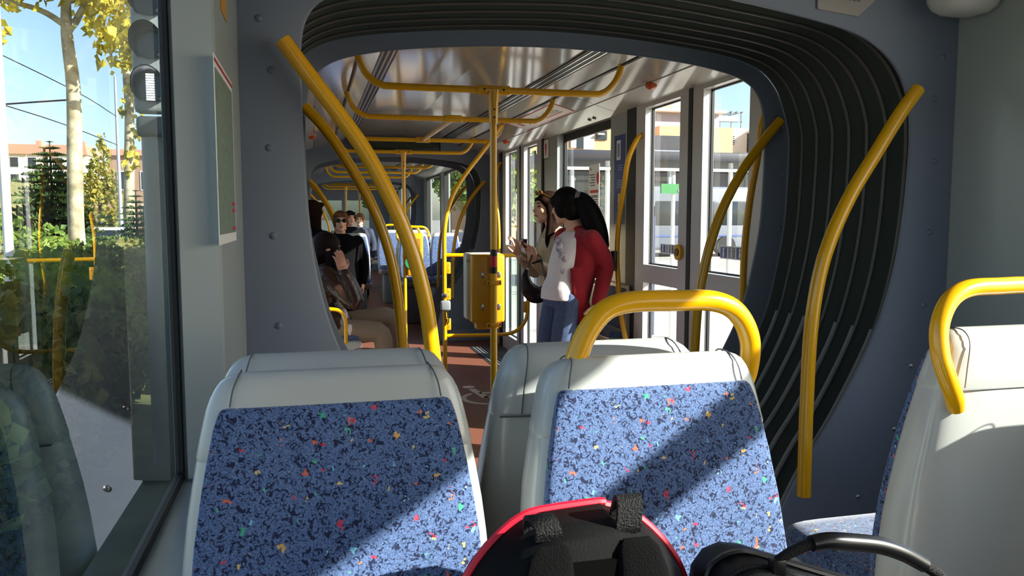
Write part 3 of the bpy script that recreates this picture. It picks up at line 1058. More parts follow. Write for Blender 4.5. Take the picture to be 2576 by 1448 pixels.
# glass partition beside the second door
DV = thing('glass_partition', 'glass partition in a yellow tube frame beside the second door', 'partition', (1.1, 6.72, 0))
Y = 6.72
xm = 1.088
mb = MB(); mb.tube(smooth_path([(xm, Y, 0.0), (xm, Y, 0.6), (xm, Y, 1.1), (xm + 0.004, Y, 1.30), (xm + 0.03, Y, 1.47), (xm + 0.09, Y, 1.63), (xm + 0.20, Y, 1.80), (xm + 0.35, Y, 1.99), (xm + 0.50, Y, 2.20)], 6), 0.0185, n=14); mb.build('post', M_yel, DV)
mb = MB(); mb.tube([(xm, Y, 1.095), (1.93, Y, 1.082)], 0.0165, n=12); mb.build('top_tube', M_yel, DV)
mb = MB(); mb.tube(smooth_path([(xm, Y, 0.40), (1.4, Y, 0.395), (1.62, Y, 0.395), (1.73, Y, 0.425), (1.80, Y, 0.50), (1.826, Y, 0.60), (1.83, Y, 0.75), (1.83, Y, 1.085)], 6), 0.0165, n=12); mb.build('lower_tube', M_yel, DV)
mb = MB(); mb.box(xm + 0.035, 1.80, Y - 0.004, Y + 0.004, 0.45, 1.05); mb.build('pane', glass_mat('green_tinted_pane', (0.80, 0.88, 0.87), 1.5), DV, smooth=False)
for x0, x1, zs in ((xm + 0.012, xm + 0.052, (0.985, 0.76, 0.50)), (1.79, 1.822, (0.95, 0.63))):
    for z in zs:
        mb = MB(); mb.rbox(x0, x1, Y - 0.014, Y + 0.012, z - 0.05, z + 0.05, 0.006); c = mb.build('clip', M_yel2, DV)
        for dz in (-0.022, 0.022):
            s = MB(); s.ball(((x0 + x1) / 2, Y - 0.014, z + dz), (0.004, 0.002, 0.004), n=6, m=4); s.build('screw', M_dark, c)
ST = thing('wheelchair_strap', 'grey buckle and dark strap hung on the post of the glass partition', 'strap', (xm - 0.005, Y - 0.03, 0.55))
mb = MB(); mb.rbox(xm - 0.045, xm + 0.045, Y - 0.055, Y - 0.02, 0.62, 0.71, 0.018, 3, None); mb.build('buckle', mat('grey_buckle', '#7d8084', rough=0.35), ST)
mb = MB(); mb.tube(smooth_path([(xm - 0.012, Y - 0.025, 0.76), (xm - 0.02, Y - 0.03, 0.72), (xm, Y - 0.035, 0.66), (xm + 0.015, Y - 0.03, 0.60), (xm + 0.03, Y - 0.03, 0.54), (xm + 0.015, Y - 0.03, 0.50)], 5), 0.012, n=8, flat=0.35); mb.build('webbing', M_black, ST)
mb = MB(); mb.tube([(xm - 0.02, Y, 0.75), (xm + 0.02, Y - 0.02, 0.75)], 0.02, n=10); mb.build('ring', M_steel, ST)

# ------------------------------------------------------------------ signs, lamps, displays
LED = thing('display_board', 'long black information display under the ceiling before the second gangway', 'display', (0.9, 8.88, 2.13))
mb = MB(); mb.rbox(0.44, 1.40, 8.82, 8.945, 2.115, 2.262, 0.03, 3); mb.build('housing', M_black, LED)
mb = MB(); mb.box(0.53, 1.31, 8.812, 8.822, 2.17, 2.24); mb.build('screen', mat('dim_dot_screen', '#2c3528', rough=0.2), LED)
# amber door lamps
def amber(x, y, z, lab):
    t = thing('door_lamp', lab, 'lamp', (x, y, z - 0.03), group='amber door lamps')
    mb = MB(); mb.ball((x, y, z), (0.034, 0.034, 0.028), n=16, m=8); mb.build('lens', M_amber, t)
    mb = MB(); mb.tube([(x, y, z + 0.012), (x, y, z + 0.03)], 0.036, n=16); mb.build('ring', M_alu, t)
amber(1.845, 4.18, 2.150, 'amber domed lamp above the first door, door with the sky pane')
amber(0.02, 4.18, 2.150, 'amber domed lamp at the ceiling edge above the thick curved rail')
amber(0.02, 7.6, 2.150, 'small amber lamp farther along the ceiling edge, window side')
amber(1.845, 7.6, 2.150, 'small amber lamp above the second door')
# line plan on the ceiling cover: flat sheet on the slope
def slope(u, y, off=0.0):
    """u 0..1 across the cover panel from strip to crease"""
    x = 0.705 + (0.895 - 0.705) * u
    z = 2.2185 + (2.1625 - 2.2185) * u
    return Vector((AX + x - 0.28 * off, y, z - 0.96 * off))
LP = thing('line_plan', 'white line plan with red border and number five on the sloping ceiling panel', 'sign', (1.73, 6.05, 2.15))
def sheet(u0, u1, y0, y1, off, th=0.001):
    m_ = MB()
    a = [slope(u0, y0, off), slope(u1, y0, off), slope(u1, y1, off), slope(u0, y1, off)]
    b = [slope(u0, y0, off - th), slope(u1, y0, off - th), slope(u1, y1, off - th), slope(u0, y1, off - th)]
    m_.loft([b, a])
    return m_
sheet(0.06, 0.96, 5.42, 6.72, 0.002).build('border', M_red, LP, smooth=False)
sheet(0.11, 0.91, 5.44, 6.70, 0.0032).build('face', M_white, LP, smooth=False)
mb = MB()
for i in range(18):
    y = 5.58 + i * 0.036
    h = 0.16 + 0.16 * ((i * 7) % 5) / 5
    m2 = sheet(0.62 - h, 0.62, y, y + 0.009, 0.0042)
    mb.add(m2.v, m2.f)
mb.build('stop_names', M_dark, LP, smooth=False)
mb = MB()
m2 = sheet(0.68, 0.72, 5.56, 6.25, 0.0042); mb.add(m2.v, m2.f)
m2 = sheet(0.30, 0.62, 6.52, 6.58, 0.0042); mb.add(m2.v, m2.f)
mb.build('line_bar', M_red, LP, smooth=False)
mb = MB()
o_ = slope(0.5, 6.38, 0.0043)
text_into(mb, '5', 0.11, frame_mtx(o_, (0, -1, 0), (slope(0, 6, 0) - slope(1, 6, 0))))
mb.build('number', M_dark, LP, smooth=False)
# notices on wall and panes, all on the plane of the wall they stick to
def flat(x, y0, y1, z0, z1, d=0.0012):
    m_ = MB()
    m_.box(min(x, x - d), max(x, x - d), y0, y1, z0, z1)
    return m_
XW = AX + 1.08
BP = thing('blue_poster', 'tall blue notice with a yellow hand symbol on the pillar by the bowed pole', 'poster', (XW, 5.05, 1.37))
flat(XW - 0.0005, 4.955, 5.145, 1.37, 1.965).build('sheet', M_blueprint, BP, smooth=False)
flat(XW - 0.002, 5.03, 5.10, 1.80, 1.93).build('picture', M_white, BP, smooth=False)
flat(XW - 0.003, 5.045, 5.085, 1.82, 1.91).build('drawing', mat('grey_print', '#8b8f9b', rough=0.5), BP, smooth=False)
mb = MB()
for z in (1.76, 1.745, 1.73, 1.66, 1.645, 1.63, 1.615, 1.45, 1.435, 1.42):
    m2 = flat(XW - 0.002, 4.99, 5.11 - 0.02 * ((z * 1000) % 3), z, z + 0.006); mb.add(m2.v, m2.f)
mb.build('text_lines', mat('pale_blue_print', '#8fa0c8', rough=0.5), BP, smooth=False)
mb = MB(); mb.tube([(XW - 0.002, 5.04, 1.47), (XW - 0.002, 5.04, 1.575)], 0.028, n=14, flat=1.0, up=(0, 1, 0))
mb = MB()
mb.rbox(XW - 0.004, XW - 0.0015, 5.01, 5.07, 1.475, 1.575, 0.001)
mb.rbox(XW - 0.004, XW - 0.0015, 4.985, 5.012, 1.545, 1.565, 0.001)
mb.build('glove_symbol', mat('pale_yellow_print', '#e3bb45', rough=0.5), BP, smooth=False)
mb = MB(); mb.disc((XW - 0.0045, 5.04, 1.50), (1, 0, 0), 0.016, 0.001); mb.build('green_dot', MATS['green_print'], BP)
GPX = AX + 1.08 + 0.072
NP = thing('window_notice', 'white paper notice with a red oval and red bar stuck on the middle window', 'notice', (GPX, 5.75, 1.5))
xs = GPX - 0.001
flat(xs, 5.63, 5.86, 1.50, 1.815).build('sheet', M_white, NP, smooth=False)
mb = MB(); mb.ball((xs - 0.002, 5.66, 1.71), (0.0008, 0.032, 0.046), n=20, m=10); mb.build('red_oval', M_red, NP)
flat(xs - 0.0015, 5.65, 5.83, 1.60, 1.622).build('red_bar', M_red, NP, smooth=False)
mb = MB()
for i, z in enumerate((1.735, 1.715, 1.695, 1.675, 1.655, 1.575, 1.565, 1.545, 1.53)):
    m2 = flat(xs - 0.0015, 5.72 if z > 1.63 else 5.66, 5.84 - 0.02 * (i % 3), z, z + 0.006); mb.add(m2.v, m2.f)
mb.build('text_lines', M_dark, NP, smooth=False)
mb = MB()
for y, z in ((5.81, 1.78), (5.655, 1.515), (5.82, 1.515)):
    mb.disc((xs - 0.002, y, z), (1, 0, 0), 0.011, 0.001, 4)
mb.build('red_marks', M_red, NP, smooth=False)
SS = thing('small_framed_sign', 'small framed white sign with red pin mark, high on the pillar behind the women', 'sign', (XW, 6.8, 1.93))
flat(XW - 0.0005, 6.70, 6.88, 1.925, 2.10).build('frame', M_dark, SS, smooth=False)
flat(XW - 0.0015, 6.708, 6.872, 1.932, 2.093).build('face', M_white, SS, smooth=False)
mb = MB(); mb.ball((XW - 0.003, 6.79, 2.03), (0.001, 0.028, 0.035), n=14, m=8); mb.ball((XW - 0.003, 6.785, 1.99), (0.001, 0.014, 0.04), n=10, m=8); mb.build('pin_mark', M_red, SS)
# stickers on the door panes
PX = AX + 1.08 + 0.042 - 0.001
def door_sticker(ya, yb, z0, z1, lab):
    t = thing('door_sticker', lab, 'sticker', (PX, (ya + yb) / 2, z0), group='pictogram stickers on the door panes')
    flat(PX, ya, yb, z0, z1).build('sheet', M_white, t, smooth=False)
    wd = (yb - ya) / 3
    for k in range(3):
        y0 = ya + k * wd + 0.008
        flat(PX - 0.0014, y0, y0 + wd - 0.014, z0 + 0.006, z1 - 0.006).build('field', mat('mid_blue_print', '#4a5d96', rough=0.5) if k != 1 else mat('grey_print', '#8b8f9b'), t, smooth=False)
        m_ = MB()
        yc = y0 + wd / 2 - 0.007
        m_.disc((PX - 0.003, yc, z0 + (z1 - z0) * 0.75), (1, 0, 0), 0.008, 0.001, 12)
        m2 = flat(PX - 0.0026, yc - 0.006, yc + 0.006, z0 + 0.010, z0 + (z1 - z0) * 0.6); m_.add(m2.v, m2.f)
        if k == 0:
            m2 = flat(PX - 0.0026, yc - 0.022, yc - 0.006, z0 + 0.02, z0 + 0.028); m_.add(m2.v, m2.f)
        m_.build('pictogram', M_white, t, smooth=False)
door_sticker(3.50, 3.74, 1.205, 1.272, 'blue and white pictogram strip low on the nearer door pane')
door_sticker(4.24, 4.47, 1.200, 1.258, 'pictogram strip low on the farther door pane, next to the round yellow button')
DB = thing('door_button', 'round yellow door button with dark centre on the door edge', 'button', (XW - 0.02, 4.09, 1.18))
mb = MB(); mb.disc((XW - 0.016, 4.10, 1.222), (1, 0, 0), 0.044, 0.028, 24); mb.build('bezel', M_yel, DB)
mb = MB(); mb.disc((XW - 0.032, 4.10, 1.222), (1, 0, 0), 0.022, 0.008, 20); mb.build('push_face', mat('brown_button_face', '#6b5640', rough=0.4), DB)
# map poster in the recessed strip by our window
XL = AX - H2
MP = thing('route_map', 'tall route map poster on the wall strip between window and gangway', 'poster', (XL, 1.95, 1.35))
flat(XL + 0.0016, 1.63, 1.985, 1.365, 1.73).build('border', M_white, MP, smooth=False)
flat(XL + 0.0028, 1.64, 1.962, 1.385, 1.705).build('map_print', mat('map_print', '#7f8a84', rough=0.45, noise=0.5, nscale=60, color2='#5f7a5c'), MP, smooth=False)
mb = MB()
m2 = flat(XL + 0.0030, 1.635, 1.98, 1.716, 1.722); mb.add(m2.v, m2.f)
for z in (1.39, 1.43, 1.445):
    m2 = flat(XL + 0.0040, 1.90, 1.955, z, z + 0.008); mb.add(m2.v, m2.f)
mb.build('red_line', M_red, MP, smooth=False)
YS = flat(XL + 0.0016, 1.80, 1.915, 1.85, 1.92).build('warning_sticker', mat('ochre_print', '#c08a1c', rough=0.45))
tag(YS, 'small ochre sticker high on the wall strip above the route map', 'sticker')
# maker's plate on the gangway frame, top of the picture
PLT = thing('data_plate', 'clear plate engraved 2006 on the gangway frame above the bellows', 'plate', (1.6, 2.195, 2.04))
mb = MB()
pg = [(1.508, 2.13), (1.513, 2.052), (1.655, 2.038), (1.712, 2.088), (1.712, 2.13)]
mb.loft([[Vector((a, 2.192, b)) for a, b in pg], [Vector((a, 2.1985, b)) for a, b in pg]])
mb.build('plate', mat('taupe_plate', '#a39e9b', rough=0.25), PLT, smooth=False)
mb = MB(); text_into(mb, '2006', 0.030, frame_mtx((1.632, 2.1915, 2.092), (1, 0, -0.06), (0, 0, 1)), 0.0004); mb.build('engraving', mat('engraved_grey', '#5d5b5c', rough=0.5), PLT, smooth=False)
mb = MB()
mb.tube([(1.545 + 0.028 * math.cos(a), 2.192, 2.085 + 0.028 * math.sin(a)) for a in [PI * (0.1 + 0.9 * i / 14) for i in range(15)]], 0.004, n=6, flat=0.3)
mb.build('emblem_arc', mat('plate_shade', '#8d8987', rough=0.4), PLT)
# camera dome under the ceiling corner
DM = thing('camera_housing', 'white rounded camera housing in the top corner above the white seat back', 'camera', (1.98, 2.1, 2.03))
mb = MB()
rows = []
for z, a, b_ in ((2.225, 0.10, 0.085), (2.105, 0.104, 0.09), (2.075, 0.10, 0.086), (2.052, 0.088, 0.072), (2.038, 0.066, 0.052), (2.033, 0.035, 0.028)):
    rows.append([Vector((1.945 + a * math.copysign(abs(math.cos(t)) ** 0.75, math.cos(t)), 2.085 + b_ * math.copysign(abs(math.sin(t)) ** 0.75, math.sin(t)), z)) for t in [2 * PI * k / 28 for k in range(28)]])
mb.loft(rows)
mb.build('cover', M_ceil2, DM, ang=60)
mb = MB(); mb.ball((1.945, 2.002, 2.080), (0.012, 0.006, 0.011), n=14, m=8); mb.build('lens', M_black, DM)
# door-head locks over the middle window
for y in (5.52, 5.42):
    mb = MB(); mb.disc((AX + 1.03, y, 2.118), (0.28, 0, 0.96), 0.014, 0.012, 14); o_ = mb.build('panel_lock', M_dark)
    tag(o_, 'small round panel lock in the white header over the middle window', 'lock', 'panel locks over the middle window')
# grey radiator panel / white pillar cover with shelf beyond the window, left of the two women
# ------------------------------------------------------------------ people
M_skin = mat('skin', '#c98f72', rough=0.5, noise=0.08, nscale=30)
M_skin2 = mat('skin_pale', '#d9a58a', rough=0.5)
M_hair_k = mat('black_hair', '#0b0808', rough=0.6, spec=0.12, bump=0.12, bscale=120)
M_hair_b = mat('brown_hair', '#1f110a', rough=0.8, spec=0.06, bump=0.12, bscale=120)
M_hair_r = mat('dark_auburn_hair', '#1d0c0c', rough=0.6, spec=0.12, bump=0.12, bscale=120)
M_hair_g = mat('light_brown_hair', '#6b472e', rough=0.6, spec=0.2, bump=0.12, bscale=120)
M_redknit = mat('crimson_knit', '#940318', rough=0.85, sheen=0.15, bump=0.25, bscale=420)
M_wshirt = mat('white_jersey', '#e3d8d6', rough=0.8)
M_denim = mat('blue_denim', '#4b5c80', rough=0.8, noise=0.25, nscale=60, bump=0.2, bscale=500)
M_beige = mat('beige_satin_jacket', '#a8987a', rough=0.35, bump=0.6, bscale=22)
M_leather = mat('brown_leather', '#3a251d', rough=0.25, bump=0.7, bscale=20)
M_taupe = mat('taupe_trousers', '#8d7c6a', rough=0.8)
M_coat = mat('black_coat', '#0c0b0e', rough=0.95, spec=0.1)
M_skirt = mat('pale_grey_skirt', '#b9aeb0', rough=0.8)
M_shoe = mat('dark_shoe', '#1d1a19', rough=0.4)
M_eye = mat('dark_eye', '#1a1210', rough=0.2)
M_lip = mat('grey_fold_edge', '#57544f')
M_mouth = mat('lip_red', '#a8493f', rough=0.45)

def V3(*a):
    return Vector(a)
def head_frame(c, fwd, up=(0, 0, 1)):
    f = Vector(fwd).normalized()
    u = Vector(up)
    u = (u - f * u.dot(f)).normalized()
    r = f.cross(u)
    return Matrix(((r.x, f.x, u.x, c[0]), (r.y, f.y, u.y, c[1]), (r.z, f.z, u.z, c[2]), (0, 0, 0, 1)))
def add_head(mb, H):
    R = H.to_3x3()
    def e(c, r):
        mb.ball(H @ Vector(c), r, n=16, m=10, mtx=R)
    e((0, -0.012, 0.03), (0.073, 0.092, 0.085))
    e((0, 0.022, -0.022), (0.060, 0.066, 0.085))
    e((0, 0.050, -0.088), (0.034, 0.034, 0.026))
    e((0, 0.064, 0.036), (0.050, 0.022, 0.016))
    for s in (-1, 1):
        e((s * 0.036, 0.052, -0.022), (0.025, 0.028, 0.024))
        e((s * 0.073, -0.006, -0.006), (0.010, 0.020, 0.031))
        e((s * 0.042, 0.012, -0.072), (0.022, 0.042, 0.024))
    mb.tube([H @ Vector(p) for p in ((0, 0.074, 0.022), (0, 0.090, -0.006), (0, 0.102, -0.024), (0, 0.088, -0.032))], [0.009, 0.012, 0.0135, 0.011], n=8)
    e((0, 0.084, -0.050), (0.021, 0.011, 0.0065))
    e((0, 0.081, -0.063), (0.019, 0.011, 0.0075))
def add_face(H, body):
    R = H.to_3x3()
    for s in (-1, 1):
        m = MB()
        m.ball(H @ Vector((s * 0.030, 0.0765, 0.012)), (0.013, 0.008, 0.0075), n=12, m=8, mtx=R)
        m.build('eye', M_eye, body)
        m = MB()
        m.tube([H @ Vector(p) for p in ((s * 0.014, 0.086, 0.032), (s * 0.031, 0.084, 0.037), (s * 0.047, 0.074, 0.031))], 0.0035, n=6)
        m.build('eyebrow', M_hair_b, body)
    m = MB()
    m.ball(H @ Vector((0, 0.0905, -0.056)), (0.020, 0.006, 0.008), n=12, m=8, mtx=R)
    m.build('lips', M_mouth, body)
def add_hand(mb, wr, d, across, bend, curl=0.5, s=1.0, spread=1.0, thumb=True):
    """d: along the hand, across: towards the thumb side, bend: towards the palm"""
    d = Vector(d).normalized()
    a = Vector(across)
    a = (a - d * a.dot(d)).normalized()
    b = Vector(bend)
    b = (b - d * b.dot(d) - a * b.dot(a)).normalized()
    wr = Vector(wr)
    R = Matrix((a, d, b)).transposed()
    mb.ball(wr + d * 0.05 * s, (0.041 * s, 0.056 * s, 0.017 * s), n=14, m=8, mtx=R)
    mb.ball(wr + d * 0.03 * s + a * 0.018 * s + b * 0.006 * s, (0.022 * s, 0.032 * s, 0.017 * s), n=10, m=6, mtx=R)
    mb.tube([wr - d * 0.03 * s, wr + d * 0.03 * s], [0.026 * s, 0.028 * s], n=10)
    for k, (o, L, c) in enumerate(((0.031, 0.072, 0.8), (0.0105, 0.082, 1.0), (-0.010, 0.077, 1.1), (-0.030, 0.060, 1.25))):
        p = wr + d * (0.085 - 0.006 * abs(k - 1)) * s + a * o * s
        ang = 0.0
        pts = [p - d * 0.02 * s, p]
        dirn = (d + a * o * 2.2 * spread).normalized()
        for q in (0.45, 0.32, 0.23):
            ang += curl * c * 0.75
            v = dirn * math.cos(ang) + b * math.sin(ang)
            pts.append(pts[-1] + v * L * q * s)
        mb.tube(pts, [0.0098 * s, 0.0098 * s, 0.0088 * s, 0.0080 * s, 0.0066 * s], n=8)
        mb.ball(pts[-1], 0.0068 * s, n=8, m=6)
    if thumb:
        p = wr + d * 0.022 * s + a * 0.034 * s + b * 0.008 * s
        v = (a * 0.75 + d * 0.7 + b * 0.3).normalized()
        v2 = (a * 0.25 + d * 0.9 + b * (0.3 + curl * 0.4)).normalized()
        q = p + v * 0.036 * s
        mb.tube([p - v * 0.014 * s, p, q, q + v2 * 0.032 * s], [0.014 * s, 0.0135 * s, 0.0115 * s, 0.009 * s], n=8)
        mb.ball(q + v2 * 0.032 * s, 0.0092 * s, n=8, m=6)
def limb(mb, pts, radii, sm=4, n=14, flat=1.0, up=None):
    path = smooth_path(pts, sm)
    mb.tube(path, lerp_list(radii, len(path)), n=n, flat=flat, up=up)
    for p, r in ((path[0], radii[0]), (path[-1], radii[-1])):
        mb.ball(p, r, n=10, m=8)
def torso(mb, stations):
    """stations: (centre, half across, half deep, across dir)"""
    rings = []
    for c, ra, rd, ac in stations:
        a = Vector(ac).normalized()
        f = Vector((0, 0, 1)).cross(a).normalized()
        rings.append([Vector(c) + a * ra * math.copysign(abs(math.cos(t)) ** 0.85, math.cos(t)) + f * rd * math.copysign(abs(math.sin(t)) ** 0.85, math.sin(t)) for t in [2 * PI * k / 24 for k in range(24)]])
    mb.loft(rings)
def strands(mb, roots, tips, r0, r1, mid=None, n=6):
    for i, (a, b) in enumerate(zip(roots, tips)):
        a, b = Vector(a), Vector(b)
        m = (a + b) / 2 + (Vector(mid) if mid is not None else Vector((0, 0, 0)))
        mb.tube(smooth_path([a, m, b], 5), [r0, r0, r1], n=n)

# --- woman in the red cardigan, seen from behind her left side, leaning towards the other
def woman_red():
    R = thing('person', 'woman in red cardigan and jeans with black ponytail, left arm hanging down', 'person', (1.6, 5.0, 0.0))
    ac = V3(0.22, -0.975, 0)          # towards her left, our side
    f = V3(-0.975, -0.22, 0)
    pel = V3(1.605, 5.0, 0.90)
    wai = V3(1.63, 5.0, 1.03)
    che = V3(1.685, 5.01, 1.20)
    nb = V3(1.693, 5.02, 1.345)
    hc = V3(1.628, 5.05, 1.487)
    H = head_frame(hc, (-0.62, 0.78, -0.10), (-0.22, 0, 1))
    shL, shR = che + ac * 0.160 + V3(0.025, 0, 0.075), che - ac * 0.160 + V3(0.01, 0, 0.08)
    elL, wrL = V3(1.842, 4.85, 1.10), V3(1.772, 4.80, 0.868)
    elR, wrR = V3(1.70, 5.27, 1.02), V3(1.72, 5.26, 0.80)
    hipL, hipR = pel + ac * 0.085 - V3(0, 0, 0.02), pel - ac * 0.085 - V3(0, 0, 0.02)
    kL, kR = V3(1.555, 4.93, 0.48), V3(1.505, 5.08, 0.49)
    aL, aR = V3(1.54, 4.92, 0.085), V3(1.47, 5.10, 0.085)
    b = MB()
    add_head(b, H)
    limb(b, [hc + V3(0.02, 0, -0.05), nb], [0.052, 0.060])
    torso(b, [(pel - V3(0, 0, 0.06), 0.13, 0.10, ac), (pel, 0.15, 0.105, ac), (wai, 0.115, 0.088, ac), (che, 0.145, 0.10, ac), (che + V3(0.01, 0, 0.09), 0.15, 0.085, ac), (nb, 0.06, 0.05, ac)])
    limb(b, [shL, elL, wrL], [0.045, 0.036, 0.026])
    limb(b, [shR, elR, wrR], [0.045, 0.036, 0.026])
    for h, k, a in ((hipL, kL, aL), (hipR, kR, aR)):
        limb(b, [h, k, a], [0.075, 0.052, 0.036])
        limb(b, [a - V3(0, 0, 0.03), a + f * 0.14 - V3(0, 0, 0.055)], [0.036, 0.026])
    add_hand(b, wrL + V3(-0.006, 0, -0.018), (-0.32, -0.04, -1), (-0.75, -0.55, 0), (-0.5, 0.8, 0), curl=0.28)
    add_hand(b, wrR, (-0.7, 0, -0.5), (-0.2, -0.6, 0.3), (0, 0.3, -1), curl=0.5)
    body = fuse(b, 'body', M_skin2, R, 0.0055, 2)
    add_face(H, body)
    sh = MB()
    torso(sh, [(pel - V3(0.0, 0, 0.02) + f * 0.02, 0.162, 0.118, ac), (pel + f * 0.02 + V3(0, 0, 0.05), 0.145, 0.118, ac), (wai + f * 0.02, 0.118, 0.112, ac), (wai + f * 0.022 + V3(0.02, 0, 0.08), 0.122, 0.122, ac), (che + f * 0.022, 0.128, 0.128, ac), (che + V3(0.0, 0, 0.08) + f * 0.02, 0.125, 0.10, ac), (nb + f * 0.005 - V3(0, 0, 0.02), 0.09, 0.06, ac)])
    fuse(sh, 'white_top', M_wshirt, R, 0.008, 4)
    pr_ = MB()
    for dz, da, dr in ((0.05, 0.02, 0.045), (0.0, 0.045, 0.04), (-0.05, 0.0, 0.035), (-0.10, 0.06, 0.045), (0.09, -0.01, 0.03), (-0.03, 0.07, 0.03)):
        pr_.ball(che + f * 0.118 + ac * (da + 0.015) + V3(-0.012, 0, dz - 0.03), (dr * 0.75, dr * 0.75, dr), n=10, m=8)
    fuse(pr_, 'printed_flower', mat('violet_flower_print', '#7d6f86', rough=0.8, noise=0.7, nscale=45, color2='#d8cdd0'), R, 0.008, 2)
    je = MB()
    torso(je, [(pel - V3(0, 0, 0.07), 0.155, 0.112, ac), (pel - V3(0, 0, 0.01), 0.16, 0.114, ac), (pel + V3(0.005, 0, 0.06), 0.142, 0.105, ac)])
    for h, k, a in ((hipL, kL, aL), (hipR, kR, aR)):
        limb(je, [h, (h + k) / 2, k, (k + a) / 2, a], [0.092, 0.086, 0.064, 0.062, 0.05])
    fuse(je, 'jeans', M_denim, R, 0.008, 3)
    ca = MB()
    bk = -f
    torso(ca, [(pel + bk * 0.035 + V3(0, 0, -0.12), 0.165, 0.085, ac), (pel + bk * 0.055, 0.178, 0.095, ac), (wai + bk * 0.052, 0.172, 0.115, ac), (che + bk * 0.035, 0.186, 0.125, ac), (che + bk * 0.018 + V3(0.012, 0, 0.09), 0.178, 0.11, ac), (che + bk * 0.014 + V3(0.015, 0, 0.125), 0.13, 0.07, ac), (nb + bk * 0.012, 0.075, 0.062, ac), (nb + bk * 0.012 + V3(0, 0, 0.02), 0.062, 0.054, ac)])
    limb(ca, [shL, (shL + elL) / 2 + V3(0.012, 0, 0), elL, (elL + wrL) / 2 + V3(0.004, 0, 0), wrL + V3(0, 0, 0.01)], [0.066, 0.062, 0.055, 0.049, 0.043])
    limb(ca, [shR, (shR + elR) / 2, elR, wrR + V3(0.02, 0, 0.02)], [0.07, 0.06, 0.053, 0.042])
    # open front edge and the long hanging tail on our side
    rows = []
    for c, wd, th in ((wai + ac * 0.115 + V3(0.0, -0.02, 0.06), 0.07, 0.03), (pel + ac * 0.14 + V3(0.03, -0.01, 0.03), 0.075, 0.026), (pel + ac * 0.15 + V3(0.062, 0.0, -0.10), 0.07, 0.022), (pel + ac * 0.15 + V3(0.075, 0.0, -0.22), 0.064, 0.02), (pel + ac * 0.15 + V3(0.072, 0, -0.325), 0.058, 0.018)):
        rows.append([Vector(c) + V3(1, 0.1, 0) * wd * math.cos(t) * 0.75 + V3(-0.1, 1, 0) * th * math.sin(t) for t in [2 * PI * k / 14 for k in range(14)]])
    ca.loft(rows)
    fuse(ca, 'cardigan', M_redknit, R, 0.008, 4)
    ha = MB()
    Rm = H.to_3x3()
    ha.ball(H @ V3(0, -0.022, 0.040), (0.086, 0.102, 0.092), n=18, m=12, mtx=Rm)
    ha.ball(H @ V3(0, -0.05, -0.02), (0.080, 0.065, 0.085), n=16, m=10, mtx=Rm)
    for s in (-1, 1):
        ha.ball(H @ V3(s * 0.060, 0.0, 0.0), (0.026, 0.048, 0.07), n=12, m=8, mtx=Rm)
        ha.ball(H @ V3(s * 0.058, 0.035, 0.05), (0.024, 0.04, 0.035), n=12, m=8, mtx=Rm)
    tail = smooth_path([H @ V3(0.0, -0.095, 0.055), V3(1.725, 4.96, 1.51), V3(1.772, 4.94, 1.42), V3(1.815, 4.925, 1.32), V3(1.845, 4.915, 1.23), V3(1.858, 4.91, 1.15)], 5)
    ha.tube(tail, [0.045, 0.062, 0.074, 0.072, 0.060, 0.040, 0.012], n=12)
    fuse(ha, 'hair', M_hair_k, R, 0.006, 3)
    bnd = MB()
    bnd.tube([H @ V3(-0.01, -0.10, 0.06), H @ V3(0.0, -0.125, 0.05)], 0.034, n=12)
    bnd.build('hair_band', mat('grey_band', '#6e6670', rough=0.5), R)
    for s, a in ((1, aL), (-1, aR)):
        so = MB()
        limb(so, [a - f * 0.05 - V3(0, 0, 0.045), a + f * 0.05 - V3(0, 0, 0.045), a + f * 0.16 - V3(0, 0, 0.055)], [0.04, 0.042, 0.03])
        fuse(so, 'shoe', M_shoe, R, 0.008, 2)
    rg = MB()
    p = wrL + V3(-0.038, -0.006, -0.118)
    rg.tube([p + V3(0.011 * math.cos(t), 0.011 * math.sin(t), 0) for t in [2 * PI * k / 12 for k in range(12)]], 0.0018, n=6, closed=True)
    rg.build('ring', M_steel, R)
    return R
woman_red()

